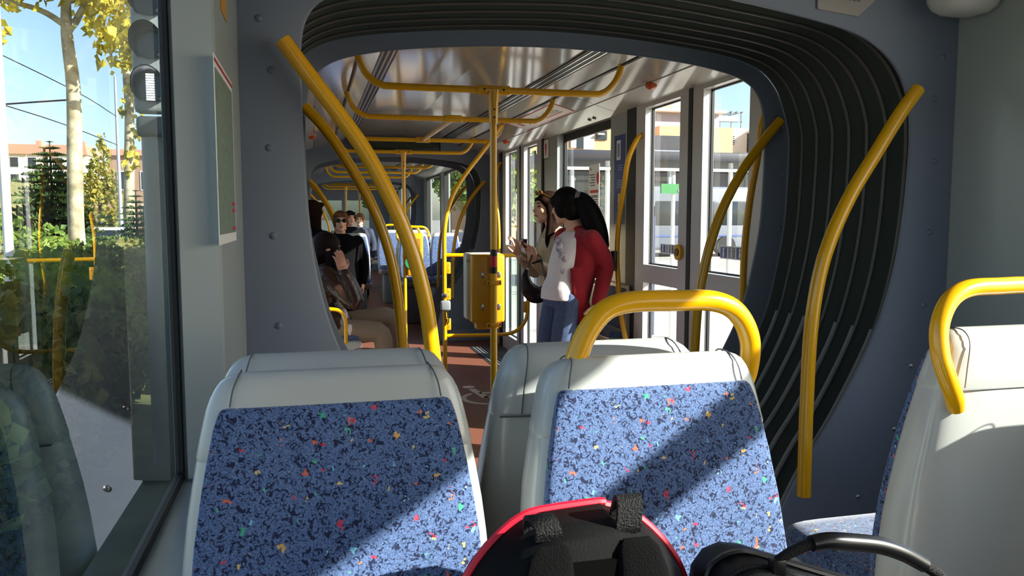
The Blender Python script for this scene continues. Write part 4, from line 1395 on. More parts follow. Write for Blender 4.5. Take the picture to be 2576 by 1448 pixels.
# --- woman in the beige jacket, in profile, taking a picture
def woman_beige():
    R = thing('person', 'woman in shiny beige jacket in profile, long brown hair, raising her hands', 'person', (1.76, 5.72, 0.0))
    f = V3(-1, -0.06, 0)
    ac = V3(0.06, -1, 0)             # her left, our side
    pel = V3(1.79, 5.72, 0.90)
    wai = V3(1.78, 5.72, 1.02)
    che = V3(1.765, 5.72, 1.18)
    nb = V3(1.755, 5.72, 1.335)
    hc = V3(1.700, 5.72, 1.487)
    H = head_frame(hc, (-1, -0.10, -0.03), (-0.05, 0, 1))
    shL, shR = che + ac * 0.15 + V3(0.0, 0, 0.085), che - ac * 0.15 + V3(0.0, 0, 0.085)
    elL, wrL = V3(1.735, 5.52, 0.985), V3(1.545, 5.50, 1.095)
    elR, wrR = V3(1.66, 5.90, 1.0), V3(1.50, 5.78, 1.14)
    hipL, hipR = pel + ac * 0.085, pel - ac * 0.085
    kL, kR = V3(1.74, 5.63, 0.47), V3(1.72, 5.79, 0.47)
    aL, aR = V3(1.77, 5.62, 0.08), V3(1.77, 5.80, 0.08)
    b = MB()
    add_head(b, H)
    limb(b, [hc + V3(0.025, 0, -0.06), nb], [0.05, 0.056])
    torso(b, [(pel - V3(0, 0, 0.08), 0.13, 0.10, ac), (pel, 0.145, 0.10, ac), (wai, 0.11, 0.08, ac), (che, 0.135, 0.095, ac), (che + V3(0, 0, 0.09), 0.14, 0.08, ac), (nb, 0.055, 0.048, ac)])
    limb(b, [shL, elL, wrL], [0.042, 0.035, 0.026])
    limb(b, [shR, elR, wrR], [0.042, 0.035, 0.026])
    for h, k, a in ((hipL, kL, aL), (hipR, kR, aR)):
        limb(b, [h, k, a], [0.07, 0.048, 0.034])
    add_hand(b, wrL, (-0.32, 0.0, 1), (-0.7, 0.5, 0.1), (-0.8, 0.35, 0), curl=0.42, s=1.02, spread=1.2)
    add_hand(b, wrR, (-0.25, -0.1, 1), (-0.6, -0.5, 0), (-0.7, -0.3, 0), curl=0.55)
    body = fuse(b, 'body', M_skin2, R, 0.0055, 2)
    add_face(H, body)
    nl = MB()
    for dx, dz in ((-0.075, 0.158), (-0.09, 0.150), (-0.06, 0.160)):
        nl.ball(wrL + V3(dx, 0.02 * dx, dz), (0.006, 0.006, 0.009), n=8, m=6)
    nl.build('pink_nails', mat('pink_varnish', '#d24a77', rough=0.2), R)
    ja = MB()
    torso(ja, [(pel + V3(0, 0, -0.06), 0.168, 0.125, ac), (pel + V3(0, 0, 0.02), 0.160, 0.12, ac), (wai, 0.132, 0.105, ac), (che, 0.158, 0.118, ac), (che + V3(0, 0, 0.085), 0.152, 0.10, ac), (nb - V3(0, 0, 0.03), 0.10, 0.075, ac), (nb + V3(0.0, 0, 0.01), 0.068, 0.062, ac)])
    limb(ja, [shL, (shL + elL) / 2 + V3(0.015, -0.01, 0), elL, (elL + wrL) / 2 + V3(0, -0.004, -0.008), wrL + V3(0.02, 0, -0.012)], [0.068, 0.062, 0.056, 0.050, 0.041])
    limb(ja, [shR, (shR + elR) / 2, elR, wrR + V3(0.02, 0, -0.02)], [0.066, 0.06, 0.054, 0.041])
    fuse(ja, 'jacket', M_beige, R, 0.008, 3)
    sk = MB()
    torso(sk, [(pel + V3(-0.02, 0, -0.24), 0.17, 0.125, ac), (pel + V3(0, 0, -0.12), 0.162, 0.12, ac), (pel + V3(0, 0, 0.0), 0.15, 0.11, ac)])
    fuse(sk, 'skirt', M_skirt, R, 0.009, 3)
    tg = MB()
    for h, k, a in ((hipL, kL, aL), (hipR, kR, aR)):
        limb(tg, [h - V3(0, 0, 0.05), k, (k + a) / 2, a - V3(0, 0, 0.0)], [0.074, 0.054, 0.05, 0.038])
    fuse(tg, 'black_tights', M_coat, R, 0.008, 3)
    for a in (aL, aR):
        so = MB()
        limb(so, [a - f * 0.05 - V3(0, 0, 0.04), a + f * 0.05 - V3(0, 0, 0.04), a + f * 0.15 - V3(0, 0, 0.052)], [0.038, 0.04, 0.028])
        fuse(so, 'shoe', M_shoe, R, 0.008, 2)
    ha = MB()
    Rm = H.to_3x3()
    ha.ball(H @ V3(0, -0.020, 0.042), (0.082, 0.098, 0.086), n=18, m=12, mtx=Rm)
    ha.ball(H @ V3(0, -0.055, -0.03), (0.078, 0.058, 0.09), n=16, m=10, mtx=Rm)
    for s in (-1, 1):
        ha.ball(H @ V3(s * 0.066, -0.012, -0.01), (0.022, 0.045, 0.08), n=12, m=8, mtx=Rm)
        ha.ball(H @ V3(s * 0.054, 0.036, 0.058), (0.024, 0.040, 0.026), n=12, m=8, mtx=Rm)
    for i in range(9):
        t = (i - 4) / 4.0
        root = H @ V3(0.07 * t, -0.06 + 0.025 * abs(t), 0.0)
        tip = root + V3(0.045 - 0.09 * abs(t), 0.02 * t, -0.27 - 0.03 * (i % 2))
        ha.tube(smooth_path([root, (root + tip) / 2 + V3(0.015, 0, 0.02), tip], 5), [0.028, 0.030, 0.022, 0.006], n=8)
    for dx in (0.0, 0.02):
        root = H @ V3(-0.066, 0.0 - dx, -0.04)
        ha.tube(smooth_path([root, root + V3(-0.012, -0.02, -0.10), root + V3(-0.03 + dx, -0.03, -0.20), root + V3(-0.028 + dx, -0.035, -0.27)], 5), [0.022, 0.025, 0.02, 0.005], n=8)
    fuse(ha, 'hair', M_hair_b, R, 0.006, 2)
    sg = MB()
    for s in (-1, 1):
        sg.ball(H @ V3(s * 0.034, 0.060, 0.112), (0.026, 0.016, 0.018), n=12, m=8, mtx=Rm)
        sg.tube([H @ V3(s * 0.062, 0.052, 0.108), H @ V3(s * 0.082, -0.02, 0.06)], 0.003, n=6)
    sg.tube([H @ V3(-0.01, 0.068, 0.115), H @ V3(0.01, 0.068, 0.115)], 0.003, n=6)
    sg.build('sunglasses', mat('gold_brown_glasses', '#6b4c22', rough=0.1, metal=0.4), R)
    er = MB()
    er.ball(H @ V3(-0.082, 0.0, -0.045), 0.007, n=8, m=6)
    er.build('earring', M_steel, R)
    wt = MB()
    wt.tube([wrL + V3(0.015, 0, 0.005) + V3(0.034 * math.cos(t), 0.034 * math.sin(t), 0.012 * math.cos(t)) for t in [2 * PI * k / 16 for k in range(16)]], 0.008, n=6, closed=True)
    wt.build('bracelet', M_black, R)
    return R
woman_beige()
# small camera in her hand
CM = thing('pocket_camera', 'small dark pocket camera held up in the hand of the woman in beige', 'camera', (1.475, 5.53, 1.19))
mb = MB(); mb.rbox(1.462, 1.488, 5.49, 5.585, 1.20, 1.262, 0.006, 2); mb.build('body', M_black, CM)
mb = MB(); mb.disc((1.456, 5.54, 1.23), (1, 0, 0), 0.019, 0.016, 16); mb.build('lens_barrel', M_steel, CM)
mb = MB(); mb.tube(smooth_path([(1.49, 5.50, 1.21), (1.515, 5.49, 1.15), (1.50, 5.485, 1.07), (1.485, 5.49, 1.03), (1.49, 5.50, 1.09), (1.478, 5.50, 1.20)], 5), 0.0022, n=5); mb.build('wrist_cord', M_black, CM)
# black crescent handbag hanging from her forearm
HB = thing('handbag', 'black crescent handbag hanging from the forearm of the woman in beige', 'bag', (1.55, 5.47, 0.83))
mb = MB()
cv = smooth_path([(1.480, 5.47, 1.055), (1.470, 5.47, 0.985), (1.487, 5.47, 0.915), (1.535, 5.47, 0.868), (1.590, 5.47, 0.872), (1.628, 5.47, 0.915)], 6)
mb.tube(cv, lerp_list([0.012, 0.034, 0.055, 0.066, 0.062, 0.03], len(cv)), n=16, flat=0.62, up=(0, 0, 1))
fuse(mb, 'pouch', mat('black_leather', '#121113', rough=0.3), HB, 0.006, 3)
mb = MB(); mb.tube(smooth_path([(1.482, 5.47, 1.045), (1.500, 5.478, 1.10), (1.535, 5.49, 1.155), (1.585, 5.47, 1.13), (1.60, 5.46, 1.05), (1.622, 5.465, 0.93)], 6), 0.009, n=8, flat=0.5); mb.build('strap', M_black, HB)
mb = MB(); mb.ball((1.622, 5.455, 0.91), 0.012, n=10, m=6); mb.ball((1.482, 5.462, 1.05), 0.01, n=10, m=6); mb.build('ring', M_steel, HB)

# --- seated woman in brown leather by the window side
def woman_seated():
    R = thing('person', 'seated woman in brown leather jacket, hand raised to her dark hair', 'person', (0.1, 5.95, 0.0))
    f = V3(1, 0, 0)
    ac = V3(0, -1, 0)                # her right, our side
    pel = V3(0.12, 5.95, 0.66)
    wai = V3(0.075, 5.95, 0.80)
    che = V3(0.06, 5.95, 0.95)
    nb = V3(0.075, 5.95, 1.075)
    hc = V3(0.105, 5.95, 1.185)
    H = head_frame(hc, (0.95, 0.1, -0.20), (0.1, 0, 1))
    shN, shF = che + ac * 0.155 + V3(0.02, 0, 0.06), che - ac * 0.155 + V3(0.02, 0, 0.06)
    elN, wrN = V3(0.285, 5.74, 0.815), V3(0.205, 5.73, 1.035)
    elF, wrF = V3(0.20, 6.16, 0.78), V3(0.30, 6.05, 0.70)
    hN, hF = V3(0.14, 5.86, 0.60), V3(0.15, 6.04, 0.61)
    kN, kF = V3(0.475, 5.84, 0.56), V3(0.56, 6.0, 0.66)
    aN, aF = V3(0.50, 5.86, 0.08), V3(0.70, 6.02, 0.22)
    b = MB()
    add_head(b, H)
    limb(b, [hc + V3(-0.02, 0, -0.06), nb], [0.05, 0.055])
    torso(b, [(pel - V3(0, 0, 0.06), 0.14, 0.11, ac), (pel, 0.14, 0.11, ac), (wai, 0.11, 0.085, ac), (che, 0.135, 0.09, ac), (che + V3(0, 0, 0.07), 0.14, 0.08, ac), (nb, 0.055, 0.048, ac)])
    limb(b, [shN, elN, wrN], [0.042, 0.035, 0.026])
    limb(b, [shF, elF, wrF], [0.042, 0.035, 0.026])
    for h, k, a in ((hN, kN, aN), (hF, kF, aF)):
        limb(b, [h, k, a], [0.07, 0.05, 0.034])
    add_hand(b, wrN, (-0.22, 0.05, 1), (0.7, 0.3, 0), (-0.8, 0.4, 0), curl=0.35)
    add_hand(b, wrF, (0.8, -0.2, -0.3), (0.1, -0.8, 0), (0, 0, -1), curl=0.5)
    body = fuse(b, 'body', M_skin, R, 0.0055, 2)
    add_face(H, body)
    ja = MB()
    torso(ja, [(pel + V3(0.02, 0, -0.05), 0.185, 0.15, ac), (pel + V3(0.01, 0, 0.03), 0.165, 0.135, ac), (wai, 0.135, 0.11, ac), (che, 0.162, 0.118, ac), (che + V3(0.005, 0, 0.07), 0.155, 0.10, ac), (nb - V3(0, 0, 0.03), 0.10, 0.078, ac), (nb + V3(0, 0, 0.015), 0.07, 0.062, ac)])
    limb(ja, [shN, (shN + elN) / 2 + V3(0, -0.01, -0.012), elN, (elN + wrN) / 2 + V3(0.012, 0, 0), wrN + V3(0.004, 0, -0.02)], [0.072, 0.066, 0.064, 0.058, 0.046])
    limb(ja, [shF, (shF + elF) / 2, elF, wrF + V3(-0.02, 0, 0)], [0.07, 0.062, 0.056, 0.044])
    fuse(ja, 'leather_jacket', M_leather, R, 0.008, 2)
    tr_ = MB()
    for h, k, a in ((hN, kN, aN), (hF, kF, aF)):
        limb(tr_, [h - V3(0.08, 0, 0), (h + k) / 2 + V3(0, 0, 0.006), k, (k + a) / 2, a], [0.09, 0.088, 0.072, 0.062, 0.05])
    fuse(tr_, 'trousers', M_taupe, R, 0.008, 3)
    wh = MB()
    wh.ball(V3(0.205, 5.89, 0.70), (0.035, 0.10, 0.06), n=14, m=8)
    wh.ball(V3(0.245, 5.79, 0.60), (0.03, 0.028, 0.055), n=14, m=8)
    fuse(wh, 'white_shirt_hem', M_wshirt, R, 0.008, 2)
    for a, d in ((aN, V3(1, 0, 0)), (aF, V3(0.9, 0, -0.3))):
        so = MB()
        limb(so, [a - d * 0.04 - V3(0, 0, 0.04), a + d * 0.06 - V3(0, 0, 0.042), a + d * 0.16 - V3(0, 0, 0.052)], [0.038, 0.04, 0.028])
        fuse(so, 'shoe', M_shoe, R, 0.008, 2)
    ha = MB()
    Rm = H.to_3x3()
    ha.ball(H @ V3(0, -0.018, 0.036), (0.088, 0.102, 0.09), n=18, m=12, mtx=Rm)
    ha.ball(H @ V3(0, -0.05, -0.05), (0.088, 0.07, 0.11), n=16, m=10, mtx=Rm)
    for i in range(9):
        t = (i - 4) / 4.0
        root = H @ V3(0.085 * t, -0.045 + 0.06 * abs(t), -0.01)
        tip = root + V3(0.01 + 0.02 * abs(t), -0.02 * (t > 0), -0.225 - 0.03 * (i % 2))
        ha.tube(smooth_path([root, (root + tip) / 2 + V3(0.0, 0.02 * t, 0.02), tip], 5), [0.036, 0.040, 0.030, 0.008], n=8)
    fuse(ha, 'hair', M_hair_r, R, 0.006, 2)
    return R
woman_seated()

def stander(label, x, y, fwd, hgt, m_hair, m_coat, m_leg, hair_long=False, shades=False, skin=None, group=None):
    """a person standing at ease, arms down, drawn to height hgt"""
    k = hgt / 1.65
    R = thing('person', label, 'person', (x, y, 0.0))
    f = Vector(fwd).normalized()
    rt = f.cross(V3(0, 0, 1))
    o = V3(x, y, 0)
    def P(a, b_, z):
        return o + rt * a * k + f * b_ * k + V3(0, 0, z * k)
    hc = P(0, 0.03, 1.535)
    H = head_frame(hc, f)
    for i in range(3):
        for j in range(3):
            pass
    H = H @ Matrix.Scale(min(1.0, k * 1.02), 4)
    b = MB()
    add_head(b, H)
    limb(b, [P(0, 0.01, 1.48), P(0, 0, 1.38)], [0.052 * k, 0.056 * k])
    torso(b, [(P(0, 0, 0.86), 0.15, 0.11, rt), (P(0, 0, 1.05), 0.12, 0.09, rt), (P(0, 0, 1.28), 0.15, 0.10, rt), (P(0, 0, 1.37), 0.06, 0.05, rt)])
    for s in (-1, 1):
        limb(b, [P(s * 0.19, 0, 1.30), P(s * 0.245, -0.02, 1.04), P(s * 0.235, 0.08, 0.82)], [0.042, 0.035, 0.026])
        add_hand(b, P(s * 0.235, 0.08, 0.82), (0, 0, -1), f, -rt * s, curl=0.35, s=k)
        limb(b, [P(s * 0.09, 0, 0.86), P(s * 0.095, 0.02, 0.46), P(s * 0.095, -0.01, 0.08)], [0.07, 0.05, 0.036])
    body = fuse(b, 'body', skin or M_skin2, R, 0.007, 2)
    add_face(H, body)
    c = MB()
    torso(c, [(P(0, 0, 0.60), 0.20, 0.15, rt), (P(0, 0, 0.86), 0.19, 0.145, rt), (P(0, 0, 1.05), 0.165, 0.125, rt), (P(0, 0, 1.24), 0.195, 0.13, rt), (P(0, 0, 1.335), 0.17, 0.10, rt), (P(0, 0, 1.40), 0.075, 0.068, rt)])
    for s in (-1, 1):
        limb(c, [P(s * 0.185, 0, 1.295), P(s * 0.25, -0.02, 1.05), P(s * 0.238, 0.07, 0.84)], [0.075, 0.062, 0.047])
    fuse(c, 'coat', m_coat, R, 0.01, 3)
    t = MB()
    for s in (-1, 1):
        limb(t, [P(s * 0.09, 0, 0.84), P(s * 0.095, 0.02, 0.46), P(s * 0.095, -0.01, 0.09)], [0.09, 0.065, 0.055])
    fuse(t, 'trousers', m_leg, R, 0.01, 3)
    for s in (-1, 1):
        so = MB()
        limb(so, [P(s * 0.095, -0.05, 0.042), P(s * 0.1, 0.06, 0.042), P(s * 0.105, 0.15, 0.034)], [0.04, 0.042, 0.03])
        fuse(so, 'shoe', M_shoe, R, 0.01, 2)
    ha = MB()
    Rm = H.to_3x3()
    ha.ball(H @ V3(0, -0.020, 0.044), (0.088, 0.100, 0.088), n=18, m=12, mtx=Rm)
    ha.ball(H @ V3(0, -0.05, -0.02), (0.085, 0.06, 0.08), n=16, m=10, mtx=Rm)
    for s in (-1, 1):
        ha.ball(H @ V3(s * 0.066, 0.0, 0.01), (0.026, 0.05, 0.06), n=12, m=8, mtx=Rm)
        ha.ball(H @ V3(s * 0.03, 0.052, 0.082), (0.045, 0.038, 0.026), n=12, m=8, mtx=Rm)
    if hair_long:
        for i in range(7):
            q = (i - 3) / 3.0
            root = H @ V3(0.08 * q, -0.05 + 0.03 * abs(q), -0.01)
            ha.tube([root, root + V3(0, 0, -0.12), root + V3(0, 0, -0.24)], [0.036, 0.034, 0.012], n=8)
    fuse(ha, 'hair', m_hair, R, 0.007, 2)
    if shades:
        sg = MB()
        for s in (-1, 1):
            sg.ball(H @ V3(s * 0.033, 0.086, 0.012), (0.029, 0.012, 0.021), n=14, m=8, mtx=Rm)
            sg.tube([H @ V3(s * 0.055, 0.084, 0.018), H @ V3(s * 0.079, -0.01, 0.012)], 0.004, n=6)
        sg.tube([H @ V3(-0.012, 0.095, 0.016), H @ V3(0.012, 0.095, 0.016)], 0.0035, n=6)
        sg.build('sunglasses', M_black, R)
    return R
stander('person in black coat and big sunglasses standing in the aisle, facing us', 0.285, 8.45, (0.05, -1, 0), 1.47, M_hair_g, M_coat, M_coat, shades=True)
stander('person with long brown hair half hidden by the gangway frame', -0.005, 7.6, (0.8, 0.6, 0), 1.56, M_hair_b, M_coat, M_coat, hair_long=True)
stander('dark-haired person just behind the one with sunglasses', 0.55, 12.3, (0.3, -1, 0), 1.50, M_hair_k, M_coat, M_coat, skin=M_skin)
stander('far fair-haired person with a sunlit face near the end of the tram', 0.80, 14.0, (-0.2, -1, 0), 1.47, M_hair_g, mat('dark_blue_coat', '#20263c', rough=0.8), M_coat)
# ------------------------------------------------------------------ our own luggage on the seats
M_nylon = mat('black_nylon', '#050506', rough=0.7, spec=0.14, bump=0.35, bscale=900)
M_mesh = mat('black_mesh_padding', '#060607', rough=0.85, spec=0.1, bump=0.6, bscale=700)
M_web = mat('black_webbing', '#070708', rough=0.65, spec=0.25, bump=0.5, bscale=400)
M_redpipe = mat('red_piping', '#cf1230', rough=0.5)
M_greyfab = mat('grey_side_fabric', '#4a4b50', rough=0.7)
BX, BY, BZ = 0.305, 0.79, 0.605
def bp_half(z):
    # half width of the pack's back panel over its height
    for (a, wa), (b, wb) in zip(BPROF, BPROF[1:]):
        if z <= b:
            return wa + (wb - wa) * (z - a) / (b - a)
    return BPROF[-1][1]
BPROF = [(0.0, 0.172), (0.15, 0.180), (0.25, 0.174), (0.32, 0.161), (0.37, 0.143), (0.405, 0.120), (0.432, 0.094), (0.450, 0.066), (0.458, 0.035)]
BK = thing('backpack', 'black backpack with red piping standing on the blue seats, back panel to us', 'backpack', (BX, BY, BZ))
TILT = math.tan(math.radians(9))
def bpt(x, y, z):
    return Vector((BX + x, BY + y + z * TILT * 0.55, BZ + z))
mb = MB()
rings = []
def outline(sc, y, zsc=1.0):
    pts = []
    zs = [0.0, 0.08, 0.16, 0.22, 0.27, 0.31, 0.345, 0.375, 0.40, 0.42, 0.436, 0.448, 0.456, 0.46]
    for z in zs:
        pts.append(bpt(bp_half(z) * sc, y, z * zsc))
    for z in reversed(zs[:-1]):
        pts.append(bpt(-bp_half(z) * sc, y, z * zsc))
    return pts
mb.loft([outline(0.74, 0.0, 0.972), outline(0.80, 0.008, 0.985), outline(0.90, 0.035, 0.996), outline(1.0, 0.082), outline(0.985, 0.12, 0.97), outline(0.9, 0.15, 0.93), outline(0.75, 0.165, 0.88)])
mb.build('main_body', M_nylon, BK, ang=50)
for y, r in ((0.082, 0.0058),):
    p = MB()
    o = outline(1.0, y)
    p.tube(smooth_path(o, 3), r, n=8)
    p.build('piping', M_redpipe, BK)
# padded back panel: two side pads and the darker channel between
for s in (-1, 1):
    pd = MB()
    rows = []
    for z, xa, xb, bl in ((0.02, 0.022, 0.112, 0.012), (0.12, 0.022, 0.114, 0.018), (0.24, 0.022, 0.110, 0.02), (0.32, 0.024, 0.102, 0.018), (0.37, 0.025, 0.096, 0.015), (0.41, 0.026, 0.088, 0.012), (0.435, 0.028, 0.078, 0.007), (0.447, 0.034, 0.066, 0.001)):
        r = []
        for k in range(16):
            t = 2 * PI * k / 16
            r.append(bpt(s * ((xa + xb) / 2 + (xb - xa) / 2 * math.copysign(abs(math.cos(t)) ** 0.6, math.cos(t))), -0.002 - bl * math.copysign(abs(math.sin(t)) ** 0.8, math.sin(t)) * (1 if math.sin(t) > 0 else 0.2), z))
        rows.append(r)
    pd.loft(rows)
    pd.build('back_pad', M_mesh, BK, ang=60)
ch = MB()
ch.add([bpt(-0.03, -0.004, 0.0), bpt(0.03, -0.004, 0.0), bpt(0.034, -0.004, 0.425), bpt(-0.034, -0.004, 0.425), bpt(-0.03, 0.006, 0.0), bpt(0.03, 0.006, 0.0), bpt(0.034, 0.006, 0.425), bpt(-0.034, 0.006, 0.425)], [(0, 1, 2, 3), (4, 7, 6, 5), (0, 4, 5, 1), (1, 5, 6, 2), (2, 6, 7, 3), (3, 7, 4, 0)])
ch.build('back_channel', mat('deep_black_mesh', '#040404', rough=0.9, spec=0.05), BK)
# shoulder straps leave the top edge as two webbing loops
for s, xo in ((-1, -0.050), (1, 0.047)):
    st = MB()
    path = smooth_path([bpt(xo, 0.018, 0.446), bpt(xo, 0.014, 0.456), bpt(xo + 0.004 * s, 0.018, 0.466 + 0.012 * (s > 0)), bpt(xo + 0.006 * s, 0.032, 0.468 + 0.014 * (s > 0)), bpt(xo + 0.006 * s, 0.048, 0.456), bpt(xo + 0.004 * s, 0.052, 0.43)], 5)
    rows = []
    for i, p in enumerate(path):
        d = (path[min(i + 1, len(path) - 1)] - path[max(i - 1, 0)]).normalized()
        nn = Vector((1, 0, 0)).cross(d).normalized()
        rows.append([p + Vector((-0.0155, 0, 0)) - nn * 0.003, p + Vector((0.0155, 0, 0)) - nn * 0.003, p + Vector((0.0155, 0, 0)) + nn * 0.003, p + Vector((-0.0155, 0, 0)) + nn * 0.003])
    st.loft(rows)
    st.build('shoulder_strap', M_web, BK)
gs = MB()
for s in (-1, 1):
    gs.loft([[bpt(s * 0.158, 0.03, 0.02), bpt(s * 0.17, 0.03, 0.25), bpt(s * 0.168, 0.11, 0.25), bpt(s * 0.165, 0.11, 0.02)], [bpt(s * 0.172, 0.03, 0.02), bpt(s * 0.182, 0.03, 0.245), bpt(s * 0.182, 0.11, 0.245), bpt(s * 0.178, 0.11, 0.02)]])
gs.build('side_pocket', M_greyfab, BK)

# laptop bag lying against the right-hand blue seat
LB = thing('laptop_bag', 'black laptop bag with padded carry handle on the blue seat beside the backpack', 'bag', (0.62, 0.84, 0.63))
mb = MB()
LO = [(0.455, 0.63), (0.452, 0.90), (0.462, 0.975), (0.478, 0.995), (0.502, 1.002), (0.53, 0.997), (0.62, 0.963), (0.72, 0.927), (0.80, 0.895), (0.83, 0.865), (0.83, 0.63)]
def lring(y, g, cz=0.82, cx_=0.64):
    return [Vector((cx_ + (a - cx_) * g, y + (0.03 * (b - 0.63)), cz + (b - cz) * g)) for a, b in LO]
mb.loft([lring(0.80, 0.97), lring(0.803, 0.99), lring(0.811, 1.0), lring(0.88, 1.0), lring(0.895, 0.985), lring(0.90, 0.95)])
M_lapt = mat('black_synthetic', '#0a0e12', rough=0.5, spec=0.3, bump=0.2, bscale=600)
mb.build('case', M_lapt, LB, ang=40)
zp = MB(); zp.tube(smooth_path([p + Vector((0, 0.0, 0.002)) for p in lring(0.85, 1.0)[1:10]], 3), 0.004, n=6); zp.build('zip', M_black, LB)
pp = MB(); pp.tube(smooth_path([p for p in lring(0.812, 1.0)[1:10]], 3), 0.0032, n=6); pp.build('edge_piping', M_web, LB)
hp = [(0.535, 0.82, 1.007), (0.554, 0.82, 1.016), (0.581, 0.82, 1.024), (0.603, 0.82, 1.025), (0.637, 0.82, 1.02), (0.677, 0.82, 1.012), (0.713, 0.82, 0.998), (0.746, 0.82, 0.979), (0.768, 0.82, 0.964), (0.785, 0.82, 0.943)]
hd = MB(); hd.tube(smooth_path(hp, 5), [0.006, 0.0065, 0.007, 0.008, 0.008, 0.008, 0.008, 0.0075, 0.008, 0.008], n=12); hd.build('handle_core', M_web, LB)
hw_ = MB()
pth = smooth_path(hp[2:8], 6)
hw_.tube(pth, lerp_list([0.0098, 0.0108, 0.0108, 0.0105, 0.0098], len(pth)), n=14); hw_.build('handle_wrap', mat('black_handle_wrap', '#0d0e10', rough=0.3), LB)
for i in (1, 2):
    q = MB(); e = hp[0] if i == 1 else hp[-1]
    q.rbox(e[0] - 0.009, e[0] + 0.009, e[1] - 0.008, e[1] + 0.008, e[2] - 0.02, e[2] + 0.004, 0.003); q.build('handle_anchor', M_black, LB)
# ------------------------------------------------------------------ outside
rng = random.Random(11)
GZ = -0.35
def leaf_mat(name, c1, c2, c3, trans=0.35):
    m = bpy.data.materials.new(name)
    m.use_nodes = True
    n = m.node_tree
    b = n.nodes['Principled BSDF']
    o = n.nodes['Material Output']
    tc = n.nodes.new('ShaderNodeTexCoord')
    t = n.nodes.new('ShaderNodeTexNoise')
    t.inputs['Scale'].default_value = 2.6
    t.inputs['Detail'].default_value = 6
    n.links.new(tc.outputs['Object'], t.inputs['Vector'])
    r = n.nodes.new('ShaderNodeValToRGB')
    r.color_ramp.elements[0].position = 0.38
    r.color_ramp.elements[1].position = 0.64
    r.color_ramp.elements[0].color = lin(c1)
    r.color_ramp.elements[1].color = lin(c3)
    e = r.color_ramp.elements.new(0.5)
    e.color = lin(c2)
    n.links.new(t.outputs['Fac'], r.inputs['Fac'])
    n.links.new(r.outputs['Color'], b.inputs['Base Color'])
    b.inputs['Roughness'].default_value = 0.6
    tr = n.nodes.new('ShaderNodeBsdfTranslucent')
    n.links.new(r.outputs['Color'], tr.inputs['Color'])
    mx = n.nodes.new('ShaderNodeMixShader')
    mx.inputs['Fac'].default_value = trans
    n.links.new(b.outputs[0], mx.inputs[1])
    n.links.new(tr.outputs[0], mx.inputs[2])
    n.links.new(mx.outputs[0], o.inputs['Surface'])
    return m
L_yel = leaf_mat('autumn_leaves', '#8f8a2e', '#c9b93c', '#e3d462')
L_grn = leaf_mat('green_leaves', '#3f5a22', '#6f8a34', '#9aa548')
L_hdg = leaf_mat('hedge_leaves', '#33451f', '#566a30', '#87803a', 0.25)
L_con = leaf_mat('conifer_needles', '#2a4326', '#405c33', '#66783f', 0.2)
L_gold = leaf_mat('golden_foliage', '#6d7430', '#9a943c', '#b9a748')
M_bark = mat('mottled_plane_bark', '#c9bfa0', rough=0.9, noise=0.5, nscale=6, color2='#8d8468')
M_bark2 = mat('brown_bark', '#4d4032', rough=0.9)

def leaf(mb, p, s):
    a = Vector((rng.gauss(0, 1), rng.gauss(0, 1), rng.gauss(0, 0.7))).normalized()
    u, v = basis(a)
    t = rng.random() * 2 * PI
    u, v = u * math.cos(t) + v * math.sin(t), v * math.cos(t) - u * math.sin(t)
    k = s * (0.6 + 0.8 * rng.random())
    mb.add([p - u * k * 0.5, p + v * k * 0.42 + a * k * 0.12, p + u * k * 0.6, p - v * k * 0.42 + a * k * 0.12], [(0, 1, 2), (0, 2, 3)])
def cloud(mb, c, r, n, s, shell=0.35):
    c = Vector(c)
    for i in range(n):
        d = Vector((rng.gauss(0, 1), rng.gauss(0, 1), rng.gauss(0, 1))).normalized()
        q = (shell + (1 - shell) * rng.random()) ** 0.6
        leaf(mb, c + Vector((d.x * r[0], d.y * r[1], d.z * r[2])) * q, s)
def tree(label, x, y, trunk_r, trunk_h, clumps, m_leaf, m_bark=None, n=1600, s=0.15, branches=(), name='tree', lean=(0, 0), group=None):
    t = thing(name, label, 'tree', (x, y, GZ), group=group)
    mb = MB()
    pts = [Vector((x + lean[0] * u, y + lean[1] * u, GZ + trunk_h * u)) for u in (0, 0.15, 0.3, 0.5, 0.7, 0.85, 1.0)]
    for i, p in enumerate(pts):
        p.x += 0.03 * math.sin(i * 2.1)
    mb.tube(smooth_path(pts, 4), [trunk_r * 1.25, trunk_r * 1.05, trunk_r, trunk_r * 0.95, trunk_r * 0.85, trunk_r * 0.7, trunk_r * 0.5], n=12)
    mb.build('trunk', m_bark or M_bark, t)
    for br in branches:
        b = MB()
        b.tube(smooth_path(br, 5), [trunk_r * 0.45, trunk_r * 0.12], n=8)
        b.build('branch', m_bark or M_bark, t)
    cr = MB()
    tot = sum(c[1][0] * c[1][1] * c[1][2] for c in clumps) or 1
    for c, r in clumps:
        cloud(cr, c, r, max(30, int(n * r[0] * r[1] * r[2] / tot)), s)
    cr.build('crown', m_leaf, t, smooth=False)
    return t
